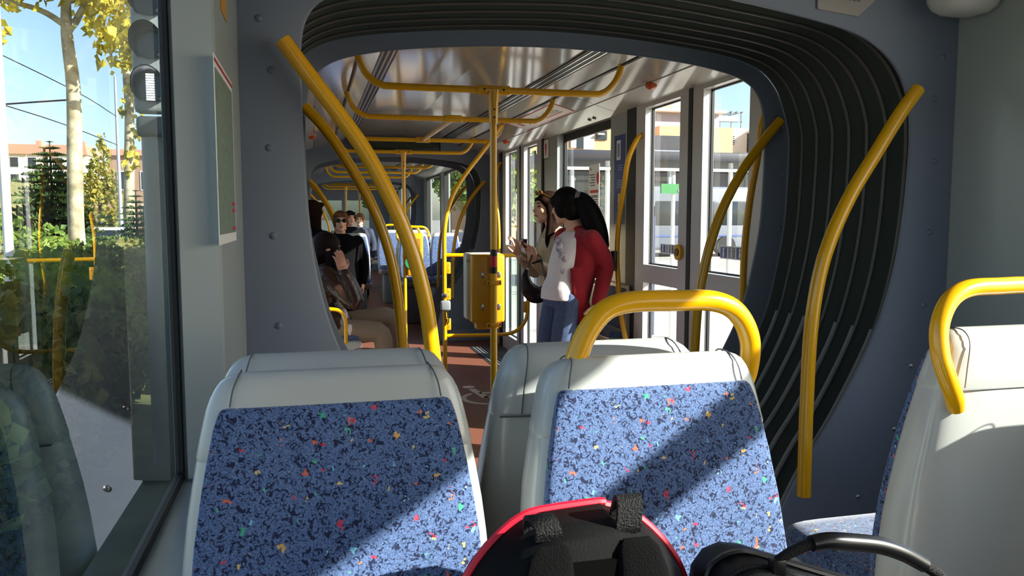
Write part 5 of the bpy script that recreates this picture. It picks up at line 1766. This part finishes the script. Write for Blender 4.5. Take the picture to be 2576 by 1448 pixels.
tree('plane tree with pale mottled trunk and yellow leaves, nearest to the window', -3.36, 13.0, 0.115, 5.2,
     [((-3.1, 13.0, 5.9), (2.0, 1.8, 1.35)), ((-4.5, 12.8, 4.85), (0.75, 0.8, 0.5)), ((-2.45, 12.7, 4.35), (0.55, 0.7, 0.75)), ((-2.1, 12.9, 5.0), (0.8, 0.8, 0.8)), ((-4.75, 12.2, 4.25), (0.3, 0.4, 0.32)), ((-3.95, 12.6, 4.45), (0.5, 0.4, 0.28)), ((-3.5, 12.6, 4.75), (0.5, 0.5, 0.35)), ((-4.2, 12.5, 3.95), (0.22, 0.3, 0.16)), ((-2.75, 12.6, 4.7), (0.5, 0.5, 0.45)), ((-2.15, 12.6, 4.0), (0.3, 0.4, 0.6)), ((-4.9, 12.4, 5.3), (0.6, 0.7, 0.6)), ((-2.75, 12.8, 3.75), (0.3, 0.3, 0.32))],
     L_yel, n=4200, s=0.16, branches=([(-3.30, 13, 4.1), (-3.7, 12.9, 4.35), (-4.3, 12.8, 4.45), (-5.0, 12.7, 4.5)], [(-3.28, 13, 4.2), (-3.0, 12.9, 4.6), (-2.5, 12.8, 4.9), (-2.2, 12.8, 5.5)], [(-3.3, 13, 4.5), (-3.6, 13, 5.2), (-3.8, 13, 6.0)]))
tree('thinner leaning plane tree trunk behind, with sparse yellow leaves', -4.5, 22.0, 0.13, 6.4,
     [((-3.6, 21.5, 6.6), (2.1, 1.8, 1.5)), ((-4.3, 21.8, 4.1), (0.28, 0.3, 0.9)), ((-3.0, 20.5, 5.0), (0.9, 0.8, 1.1)), ((-4.35, 21.8, 2.8), (0.2, 0.3, 0.4))], L_yel, n=1500, s=0.2, lean=(0.12, 0))

def conifer(label, x, y, h, rad, n=22):
    t = thing('conifer', label, 'tree', (x, y, GZ))
    mb = MB()
    mb.tube([(x, y, GZ), (x, y, GZ + h)], [0.07, 0.012], n=8)
    mb.build('trunk', M_bark2, t)
    fo = MB()
    for k in range(n):
        u = k / (n - 1)
        z = GZ + h * (0.12 + 0.87 * u)
        R = rad * (1 - u) ** 0.8 + 0.07
        for j in range(13):
            a = 2 * PI * (j + 0.5 * (k % 2) + rng.random() * 0.5) / 13
            L = R * (0.7 + 0.5 * rng.random())
            d = Vector((math.cos(a), math.sin(a), 0.10 - 0.25 * (1 - u)))
            side = Vector((-math.sin(a), math.cos(a), 0))
            p = Vector((x, y, z))
            for q in range(7):
                v = p + d * L * (q + 1) / 7
                wd = L * 0.42 * (1 - q / 8)
                for s_ in (0, 1, 2, 3, 4):
                    aa = PI * (s_ / 4.0) + rng.uniform(-0.3, 0.3)
                    tip = v + (side * math.cos(aa) + Vector((0, 0, 1)) * math.sin(aa) * 0.8) * wd + d * wd * 0.5
                    fo.add([v - d * L * 0.08, v + d * L * 0.10, tip], [(0, 1, 2)])
    fo.build('needles', L_con, t, smooth=False)
    return t
conifer('dark layered conifer left of the pale plane trunk', -5.1, 18.0, 3.3, 1.25)
conifer('smaller dark conifer beyond the hedge, right of the pale trunk', -4.05, 20.6, 2.4, 0.7, 16)
tree('golden green pyramid shaped tree in the distance', -7.0, 30.0, 0.10, 2.6, [((-7.0, 30, 1.7), (0.85, 0.85, 0.9)), ((-7.0, 30, 2.6), (0.6, 0.6, 0.75)), ((-6.95, 30, 3.4), (0.33, 0.33, 0.6)), ((-6.9, 30, 3.95), (0.13, 0.13, 0.35))], L_gold, M_bark2, n=1500, s=0.15)
# planting between the tracks: one shrub after another
for i, (x, y, r, h) in enumerate([(-1.62, 3.2, 0.62, 1.30), (-1.75, 4.4, 0.68, 1.42), (-1.70, 5.5, 0.60, 1.36), (-1.95, 6.7, 0.72, 1.50), (-2.0, 8.0, 0.70, 1.40), (-2.35, 9.4, 0.75, 1.46), (-2.9, 10.6, 0.8, 1.5), (-3.9, 11.6, 0.9, 1.45), (-3.0, 12.4, 0.75, 1.36), (-4.2, 14.6, 0.95, 1.6), (-3.2, 15.6, 0.8, 1.36), (-2.6, 17.5, 0.7, 1.2), (-5.6, 15.8, 1.0, 1.9), (-3.9, 18.4, 0.8, 1.3), (-6.3, 21, 1.2, 1.9), (-5.2, 24.0, 0.9, 1.25), (-1.75, 9.6, 0.5, 1.0), (-2.0, 12.0, 0.5, 0.9)]):
    where = ['closest to the tram window', 'second along the tram side', 'third along the tram side', 'fourth along the tram side', 'before the white post', 'beside the white post', 'in front of the pale plane trunk', 'around the foot of the pale plane trunk, far side', 'around the foot of the pale plane trunk, tram side', 'behind the pale plane trunk', 'between the two plane trunks', 'near the second plane trunk, tram side', 'under the dark layered conifer', 'behind the small conifer', 'far behind the dark conifer', 'beside the parked white car', 'small one low by the signal post', 'small one beyond the signal post'][i]
    mb = MB()
    mb.ball((x, y, GZ + h * 0.48), (r * 0.72, r * 0.72, h * 0.44), n=12, m=8)
    cloud(mb, (x, y, GZ + h * 0.52), (r, r, h * 0.50), 1500 if y < 12 else 500, 0.075 if y < 12 else 0.14, 0.72)
    o = mb.build('shrub', L_hdg if i % 3 else L_grn, smooth=False)
    tag(o, 'low bushy shrub ' + where, 'shrub', 'shrubs along the tram track')
# ground sheets
mb = MB(); mb.box(-260, 260, -60, 400, GZ - 0.3, GZ)
struct(mb, 'ground', mat('pale_asphalt', '#a9a59c', rough=0.9, noise=0.15, nscale=0.6))
mb = MB(); mb.box(-7.5, -0.75, -10, 32, GZ, GZ + 0.03)
struct(mb, 'lawn', mat('dry_lawn', '#6f6d3d', rough=0.95, noise=0.4, nscale=3, color2='#4a5328'))
mb = MB(); mb.box(2.22, 11.4, -12, 26, GZ, -0.06)
struct(mb, 'pavement_platform', mat('pale_paving', '#c8c0b2', rough=0.85, noise=0.12, nscale=4))
mb = MB()
N = 14
vs, fs = [], []
for i in range(N + 1):
    for j in range(N + 1):
        x, y = -75 + 62 * i / N, 62 + 60 * j / N
        vs.append((x, y, GZ + 6.4 * max(0, math.sin(PI * min(1, j / N * 0.62 + 0.02))) * math.sin(PI * i / N) ** 0.5))
for i in range(N):
    for j in range(N):
        a = i * (N + 1) + j
        fs.append((a, a + N + 1, a + N + 2, a + 1))
mb.add(vs, fs)
struct(mb, 'hill', mat('dry_hill', '#8b7f4e', rough=0.95, noise=0.3, nscale=0.4, color2='#6c6f3e'))

# tram signal on its post
TS = thing('tram_signal', 'three-lamp tram signal showing a white vertical bar, close to the window', 'traffic light', (-1.030, 5.95, GZ))
mb = MB(); mb.tube([(-1.050, 5.98, GZ), (-1.050, 5.98, 2.05)], [0.085, 0.075], n=16); mb.build('post', mat('grey_green_post', '#6f7876', rough=0.5), TS)
mb = MB(); mb.rbox(-1.155, -0.895, 5.90, 6.02, 2.12, 3.13, 0.04, 3); hs = mb.build('housing', mat('grey_signal_case', '#878d8c', rough=0.5), TS)
mb = MB(); mb.rbox(-1.140, -0.895, 5.88, 6.02, 1.96, 2.10, 0.03, 3); mb.build('control_box', mat('dark_signal_case', '#3c4444', rough=0.5), TS)
for k, z in enumerate((2.29, 2.575, 2.86)):
    mb = MB()
    rows = []
    for q, (yy, sc_) in enumerate(((5.90, 1.0), (5.80, 1.02), (5.70, 1.0))):
        r = []
        for a in [math.radians(-50 + 280 * i / 22) for i in range(23)]:
            r.append(Vector((-1.035 + 0.105 * sc_ * math.cos(a), yy + (0.06 * (1 - max(0, math.sin(a))) if q == 2 else 0), z + 0.118 * sc_ * math.sin(a))))
        rows.append(r)
    inner = [[p.lerp(Vector((-1.035, p.y, z)), 0.06) for p in r] for r in rows]
    for i in range(len(rows[0])):
        pass
    mb.loft(rows, closed=False, cap0=False, cap1=False)
    mb.loft(inner, closed=False, cap0=False, cap1=False)
    mb.build('hood', M_black, hs)
    mb = MB(); mb.disc((-1.035, 5.892, z), (0, 1, 0), 0.098, 0.012, 24); ln = mb.build('lens', mat('dark_lens', '#1b2022', rough=0.15), hs)
    if k == 0:
        mb = MB()
        for q in range(11):
            zz = z - 0.082 + q * 0.0165
            mb.rbox(-1.065, -1.012, 5.880, 5.887, zz - 0.0055, zz + 0.0055, 0.002)
        mb.build('lit_bar', mat('lit_white_bar', '#ffffff', emit='#f4f6ff', estr=6.0), ln)
def post(label, x, y, r, h, m, name='post', taper=0.8):
    mb = MB(); mb.tube([(x, y, GZ), (x, y, GZ + h)], [r, r * taper], n=12)
    o = mb.build(name, m)
    return tag(o, label, 'post')
M_wpost = mat('white_painted_steel', '#dfe0de', rough=0.4)
M_galv = mat('galvanised_steel', '#a3a8aa', rough=0.5, metal=0.3)
post('white round post at the edge of the window, left of the conifer', -2.64, 8.0, 0.043, 5.8, M_wpost, 'lamp_post')
post('slender grey post right of the golden tree', -5.97, 28.0, 0.075, 6.2, M_galv, 'catenary_mast', 0.5)
post('short pale post beyond the second plane trunk', -5.0, 30.0, 0.06, 3.9, M_galv, 'lamp_post')
post('pale post visible right of the signal post', -5.65, 38.0, 0.06, 4.6, M_wpost, 'lamp_post')
for pts, lab in (([(-9.0, 15.2, 3.15), (-6.0, 14.5, 3.10), (-3.36, 13.0, 3.12)], 'dark level wire running to the pale plane trunk'), ([(-9.0, 22.0, 6.2), (-6.5, 25.0, 5.0), (-5.97, 28.0, 4.6)], 'thin overhead wire sloping down to the slender mast'), ([(-8.5, 18.0, 4.4), (-6.6, 23.0, 3.95), (-5.97, 28.0, 3.7)], 'lower thin overhead wire to the slender mast')):
    mb = MB(); mb.tube(smooth_path(pts, 4), 0.013, n=6)
    tag(mb.build('overhead_wire', M_black), lab, 'wire')
RS = thing('street_sign', 'small red and white street sign far off beside the golden tree', 'sign', (-8.85, 40.0, GZ))
mb = MB(); mb.tube([(-8.85, 40, GZ), (-8.85, 40, 2.9)], 0.04, n=8); mb.build('post', M_galv, RS)
mb = MB(); mb.box(-9.02, -8.68, 39.93, 39.97, 2.45, 2.95); mb.build('red_panel', M_red, RS, smooth=False)
mb = MB(); mb.box(-9.0, -8.7, 39.93, 39.97, 2.15, 2.42); mb.build('white_panel', M_white, RS, smooth=False)

def car(label, x, y, rz, m_body, k=1.0, group=None):
    t = thing('car', label, 'car', (x, y, GZ), rz, group, local=True)
    def sect(pts, yy, inset=0.0):
        return [Vector((a, yy, b)) for a, b in pts]
    low = [(-2.1, 0.28), (-2.12, 0.55), (-2.0, 0.78), (-1.2, 0.92), (-0.2, 0.95), (1.5, 0.96), (2.05, 0.90), (2.1, 0.5), (2.05, 0.28)]
    mb = MB()
    mb.loft([sect([(a * 0.97, 0.3 + (b - 0.3) * 0.92) for a, b in low], -0.86), sect(low, -0.78), sect(low, 0.78), sect([(a * 0.97, 0.3 + (b - 0.3) * 0.92) for a, b in low], 0.86)])
    mb.build('body', m_body, t, ang=40)
    cab = [(-1.15, 0.90), (-0.45, 1.36), (-0.1, 1.44), (0.9, 1.44), (1.35, 1.36), (1.8, 0.92)]
    mb = MB()
    mb.loft([sect([(a * 0.96, b) for a, b in cab], -0.70), sect(cab, -0.62), sect(cab, 0.62), sect([(a * 0.96, b) for a, b in cab], 0.70)])
    mb.build('cabin_glass', mat('dark_car_glass', '#1c2328', rough=0.08), t, ang=40)
    rf = [(-0.42, 1.385), (-0.1, 1.462), (0.9, 1.462), (1.32, 1.385), (0.9, 1.43), (-0.1, 1.43)]
    mb = MB(); mb.loft([sect(rf, -0.64), sect(rf, 0.64)]); mb.build('roof', m_body, t, ang=40)
    for sx in (-1.32, 1.30):
        for sy in (-0.80, 0.80):
            mb = MB(); mb.tube([(sx, sy - 0.1, 0.31), (sx, sy + 0.1, 0.31)], 0.31, n=18); wv = mb.build('wheel', M_rubber, t)
            mb = MB(); mb.tube([(sx, sy + math.copysign(0.09, sy), 0.31), (sx, sy + math.copysign(0.108, sy), 0.31)], 0.19, n=14); mb.build('rim', M_alu, wv)
    for sy in (-0.6, 0.6):
        mb = MB(); mb.rbox(-2.13, -2.0, sy - 0.16, sy + 0.16, 0.6, 0.74, 0.03); mb.build('headlamp', M_white, t)
    mb = MB(); mb.rbox(-2.15, -2.08, -0.26, 0.26, 0.40, 0.50, 0.01); mb.build('number_plate', M_white, t)
    return t
M_cwhite = mat('white_car_paint', '#dcdddd', rough=0.25, coat=0.4)
M_csilver = mat('silver_car_paint', '#9fa6ac', rough=0.3, metal=0.5)
car('white car parked past the hedge, seen through our window', -5.9, 25.5, PI * 0.5, M_cwhite)
car('dark blue car far behind the hedge, seen through our window', -9.2, 33.0, PI * 0.45, mat('blue_car_paint', '#28385e', rough=0.3))
car('silver car seen through the last door pane', 23.0, 33.2, PI * 0.42, M_csilver)
car('second silver car, behind the one in the last door pane', 28.0, 33.0, PI * 0.42, M_csilver)

def windows_on(t, m_win, m_frame, x0, x1, nx, z0, dz, nz, y, w_=1.1, h_=1.3, sub=True):
    for i in range(nx):
        for j in range(nz):
            xc = x0 + (x1 - x0) * (i + 0.5) / nx
            zc = z0 + dz * j
            m_ = MB(); m_.box(xc - w_ / 2 - 0.06, xc + w_ / 2 + 0.06, y - 0.06, y + 0.05, zc - 0.06, zc + h_ + 0.06)
            f_ = m_.build('window', m_frame, t, smooth=False)
            m_ = MB(); m_.box(xc - w_ / 2, xc + w_ / 2, y - 0.08, y - 0.05, zc, zc + h_)
            m_.build('pane', m_win, f_, smooth=False)
M_bgl = mat('building_glass', '#2c3338', rough=0.15)
M_brick = mat('warm_cream_brick', '#cfa57c', rough=0.9, noise=0.08, nscale=3)
M_cream = mat('cream_render', '#e6dcc8', rough=0.9)
M_roof = mat('red_roof_tiles', '#b98670', rough=0.9)
M_shut = mat('grey_shutter', '#b7b3ab', rough=0.6)
M_darkband = mat('dark_canopy_metal', '#2e3038', rough=0.6)
M_lilac = mat('grey_and_shaded_white_wall', '#94959f', rough=0.9)  # shade on the white shop wall is put into this tone; setback storey is grey
# terrace of apartments with red roofs on the rise
for k in range(4):
    x0 = -47 + k * 5.0
    t = thing('apartment_block', ['apartment block with red roof on the rise, at the window edge', 'second red-roofed apartment block of the distant row', 'third red-roofed apartment block of the distant row', 'last red-roofed apartment block, behind the dark conifer'][k], 'building', (x0 + 2.2, 115, GZ), group='red-roofed blocks on the rise')
    mb = MB(); mb.box(x0, x0 + 4.4, 112, 120, GZ, 9.2); mb.build('walls', M_cream, t, smooth=False)
    mb = MB(); mb.loft([[Vector((a, x_, b)) for a, b in ((x0 - 0.2, 9.2), (x0 + 4.6, 9.2), (x0 + 4.4, 10.4), (x0, 10.4))] for x_ in (111.6, 120.4)]); mb.build('roof', M_roof, t, smooth=False)
    mb = MB(); mb.box(x0 + 3.4, x0 + 4.0, 113, 114, 10.2, 11.0); mb.build('chimney', M_roof, t, smooth=False)
    windows_on(t, M_bgl, M_white, x0 + 0.2, x0 + 4.2, 2, 3.4, 2.1, 3, 112.0, 0.9, 1.2)
t = thing('brick_building', 'brown brick building beyond the signal post', 'building', (-10, 62, GZ))
mb = MB(); mb.box(-13.5, -7.0, 60, 68, GZ, 5.6); mb.build('walls', mat('brown_brick', '#9a7a64', rough=0.9), t, smooth=False)
mb = MB(); mb.box(-13.7, -6.8, 59.7, 68.3, 5.6, 6.0); mb.build('roof', M_roof, t, smooth=False)
windows_on(t, M_bgl, M_white, -13.2, -7.3, 4, 1.0, 2.3, 2, 60.0, 0.8, 1.2)

# buildings across the square on the door side
A = thing('brick_building', 'big cream brick building filling the middle window, with shutters', 'building', (18, 58, GZ))
mb = MB(); mb.box(11.0, 23.2, 55, 66, GZ, 17.0); mb.build('walls', M_brick, A, smooth=False)
for (xa, xb, za, zb, m_, nm) in ((18.1, 18.52, 6.35, 7.5, M_shut, 'shutter'), (18.55, 19.03, 6.3, 7.8, M_bgl, 'window'), (19.06, 19.88, 6.25, 7.55, M_shut, 'shutter'), (20.05, 20.85, 6.95, 7.6, M_bgl, 'window'), (16.2, 17.3, 6.35, 7.4, M_bgl, 'window'), (13.0, 14.4, 4.9, 7.2, M_bgl, 'window'), (18.0, 20.2, 9.5, 11.6, M_bgl, 'window')):
    mb = MB(); mb.box(xa, xb, 54.9, 55.05, za, zb); mb.build(nm, m_, A, smooth=False)
mb = MB(); mb.box(20.1, 20.55, 54.6, 54.9, 7.3, 7.4); mb.build('awning', M_white, A, smooth=False)
mb = MB(); mb.box(17.2, 20.4, 54.7, 55.0, 5.75, 6.0); mb.build('sill_band', M_cream, A, smooth=False)
B = thing('brick_building', 'cream brick corner building with roof terrace, behind the farther door pane', 'building', (27, 60, GZ))
mb = MB(); mb.box(25.0, 31.0, 55, 63, GZ, 8.1); mb.build('walls', M_brick, B, smooth=False)
mb = MB(); mb.box(25.3, 30.6, 56.5, 62, 8.1, 9.3); mb.build('setback_storey', M_lilac, B, smooth=False)
mb = MB(); mb.box(24.0, 30.9, 55.8, 62.5, 9.3, 9.5); mb.build('roof_slab', M_cream, B, smooth=False)
mb = MB(); mb.box(27.0, 28.3, 57, 59, 9.5, 10.3); mb.build('chimney', M_white, B, smooth=False)
C2 = thing('terrace_building', 'white building with roof pergola and louvres, behind the nearer door pane', 'building', (34, 64, GZ))
mb = MB(); mb.box(31.6, 35.1, 60, 70, GZ, 8.7); mb.build('walls', M_cream, C2, smooth=False)
mb = MB(); mb.box(31.8, 33.9, 59.88, 60.02, 7.35, 8.15); f_ = mb.build('louvre', M_darkband, C2, smooth=False)
mb = MB()
for i in range(5):
    mb.box(31.8, 33.9, 59.82, 59.9, 7.40 + i * 0.16, 7.48 + i * 0.16)
mb.build('slat', M_shut, f_, smooth=False)
pg = MB()
for x in (32.0, 33.0, 34.0, 34.9):
    pg.box(x - 0.04, x + 0.04, 60.6, 60.7, 8.7, 10.0)
for z in (9.25, 10.0):
    pg.box(31.8, 35.0, 60.6, 60.7, z, z + 0.07)
for i in range(7):
    pg.box(31.9 + i * 0.5, 31.96 + i * 0.5, 60.4, 63.0, 10.05, 10.12)
pg.build('pergola', mat('grey_pergola_steel', '#6e7479', rough=0.5), C2, smooth=False)
mb = MB(); mb.box(32.2, 34.6, 60.55, 60.6, 9.3, 9.75); mb.build('awning', M_white, C2, smooth=False)
mb = MB(); mb.box(31.4, 34.0, 59.3, 60.0, 6.0, 6.6); mb.build('balcony', M_cream, C2, smooth=False)
D2 = thing('stone_building', 'grey stone block at the edge of the nearer door pane', 'building', (40, 60, GZ))
mb = MB(); mb.box(35.4, 44, 57.5, 66, GZ, 8.3); mb.build('walls', mat('grey_stone', '#8b8a86', rough=0.9, noise=0.2, nscale=2), D2, smooth=False)
mb = MB(); mb.box(35.3, 44.1, 57.3, 66, 8.3, 8.6); mb.build('coping', M_shut, D2, smooth=False)
for x, h in ((33.9, 7.4), (35.0, 7.9)):
    conifer('dark conifer in front of the ' + ('white pergola building' if h < 7.5 else 'grey stone block'), x, 56.5, h, 0.5, 18)
# long canopy with shaded shops below
CN = thing('market_canopy', 'long dark canopy over shaded shop fronts across the square', 'canopy', (24, 40, GZ))
mb = MB(); mb.box(11, 40, 35.5, 43.0, 3.95, 4.3); mb.build('roof_slab', M_darkband, CN, smooth=False)
for x in (12, 17, 22, 27, 32, 37):
    mb = MB(); mb.tube([(x, 36.2, GZ), (x, 36.2, 3.95)], 0.11, n=10); mb.build('post', M_wpost, CN)
mb = MB(); mb.box(11, 40, 42.5, 43.0, GZ, 3.95); wl_ = mb.build('shop_wall', M_lilac, CN, smooth=False)
for i in range(9):
    mb = MB(); mb.box(11.8 + i * 3.1, 13.8 + i * 3.1, 42.38, 42.5, GZ + 0.1, 2.9); mb.build('shop_window', M_bgl, wl_, smooth=False)
SB = thing('sign_board', 'dark fascia board above the canopy, in the farther door pane', 'sign', (21, 41, 4.65))
mb = MB(); mb.box(19.4, 21.4, 44.0, 44.2, 5.35, 6.2); mb.build('panel', M_darkband, SB, smooth=False)
mb = MB(); mb.box(19.4, 21.4, 44.0, 44.2, GZ, 5.35); mb.build('kiosk_wall', M_lilac, SB, smooth=False)
# white bus standing across; the shade on its side is put into the body colour
BU = thing('bus', 'pale bus standing across the square, seen through the farther door pane', 'bus', (18.5, 33.5, GZ))
mb = MB(); mb.rbox(12.5, 19.4, 32.2, 34.6, GZ + 0.32, 2.75, 0.18, 3); mb.build('body', mat('bus_white_in_shade', '#70757f', rough=0.35), BU)
for i in range(4):
    mb = MB(); mb.rbox(12.9 + i * 1.6, 14.35 + i * 1.6, 32.16, 32.24, 1.05, 2.1, 0.05); mb.build('side_window', M_bgl, BU)
mb = MB(); mb.box(12.5, 19.4, 32.17, 32.2, 0.55, 0.62); mb.build('stripe', MATS['mid_blue_print'], BU, smooth=False)
for x in (13.8, 17.9):
    mb = MB(); mb.tube([(x, 32.1, GZ + 0.46), (x, 32.5, GZ + 0.46)], 0.46, n=20); mb.build('wheel', M_rubber, BU)
# tram stop shelter on the platform
SHL = thing('tram_shelter', 'glass tram shelter with white tube frame and dark flat roof on the platform', 'shelter', (5.4, 14.9, -0.06))
mb = MB(); mb.rbox(4.28, 10.8, 14.0, 17.1, 2.47, 2.65, 0.04); mb.build('roof', M_darkband, SHL)
for x, y in ((4.5, 14.25), (5.43, 14.25), (8.0, 14.25), (10.35, 14.25), (4.5, 16.8), (8.0, 16.8), (10.35, 16.8)):
    mb = MB(); mb.tube([(x, y, -0.06), (x, y, 2.47)], 0.045, n=12); mb.build('post', M_wpost, SHL)
mb = MB(); mb.tube(smooth_path([(4.5, 14.17, 1.6), (4.5, 14.17, 2.2), (4.58, 14.17, 2.3), (4.8, 14.17, 2.32), (8.0, 14.17, 2.32), (10.35, 14.17, 2.32)], 5), 0.033, n=10); mb.build('top_tube', M_wpost, SHL)
for x0, x1 in ((4.54, 6.2), (6.26, 7.95)):
    mb = MB(); mb.box(x0, x1, 16.78, 16.79, 0.15, 2.35); mb.build('pane', M_glass, SHL, smooth=False)
mb = MB(); mb.rbox(5.7, 7.8, 16.2, 16.6, 0.38, 0.43, 0.01); mb.build('bench', M_shut, SHL)
GS = thing('stop_sign_board', 'green and white stop name board on a white post, in the farther door pane', 'sign', (4.3, 8.9, -0.06))
mb = MB(); mb.tube([(4.26, 8.95, -0.06), (4.26, 8.95, 1.92)], 0.024, n=12); mb.build('post', M_wpost, GS)
mb = MB(); mb.box(4.08, 4.62, 8.90, 8.93, 1.70, 1.815); mb.build('board', mat('sign_green', '#3f7f4d', rough=0.4), GS, smooth=False)
mb = MB(); mb.box(4.30, 4.62, 8.893, 8.90, 1.715, 1.75); mb.build('white_strip', M_white, GS, smooth=False)
post('dark blue post on the platform beside the stop name board', 4.12, 9.2, 0.03, 1.9, mat('navy_post', '#2b3350', rough=0.4), 'barrier_post')
tree('sunlit green street tree seen through the far door pane', 5.15, 19.5, 0.09, 2.6, [((5.2, 19.5, 3.0), (1.0, 1.0, 1.35)), ((5.0, 19.3, 1.9), (0.7, 0.7, 0.8))], L_grn, M_bark2, n=1300, s=0.17)
for x, y, r, lab in ((7.2, 36, 2.0, 'green tree down the street, seen through the second gangway'), (9.8, 46, 2.6, 'farther green tree down the street'), (6.2, 60, 2.6, 'farthest green tree at the end of the street')):
    tree(lab, x, y, 0.16, 3.0, [((x, y, 4.2), (r, r, r * 1.15)), ((x - 0.5 * r, y - 0.4, 3.2), (r * 0.6, r * 0.6, r * 0.6))], L_grn, M_bark2, n=1500, s=0.34)
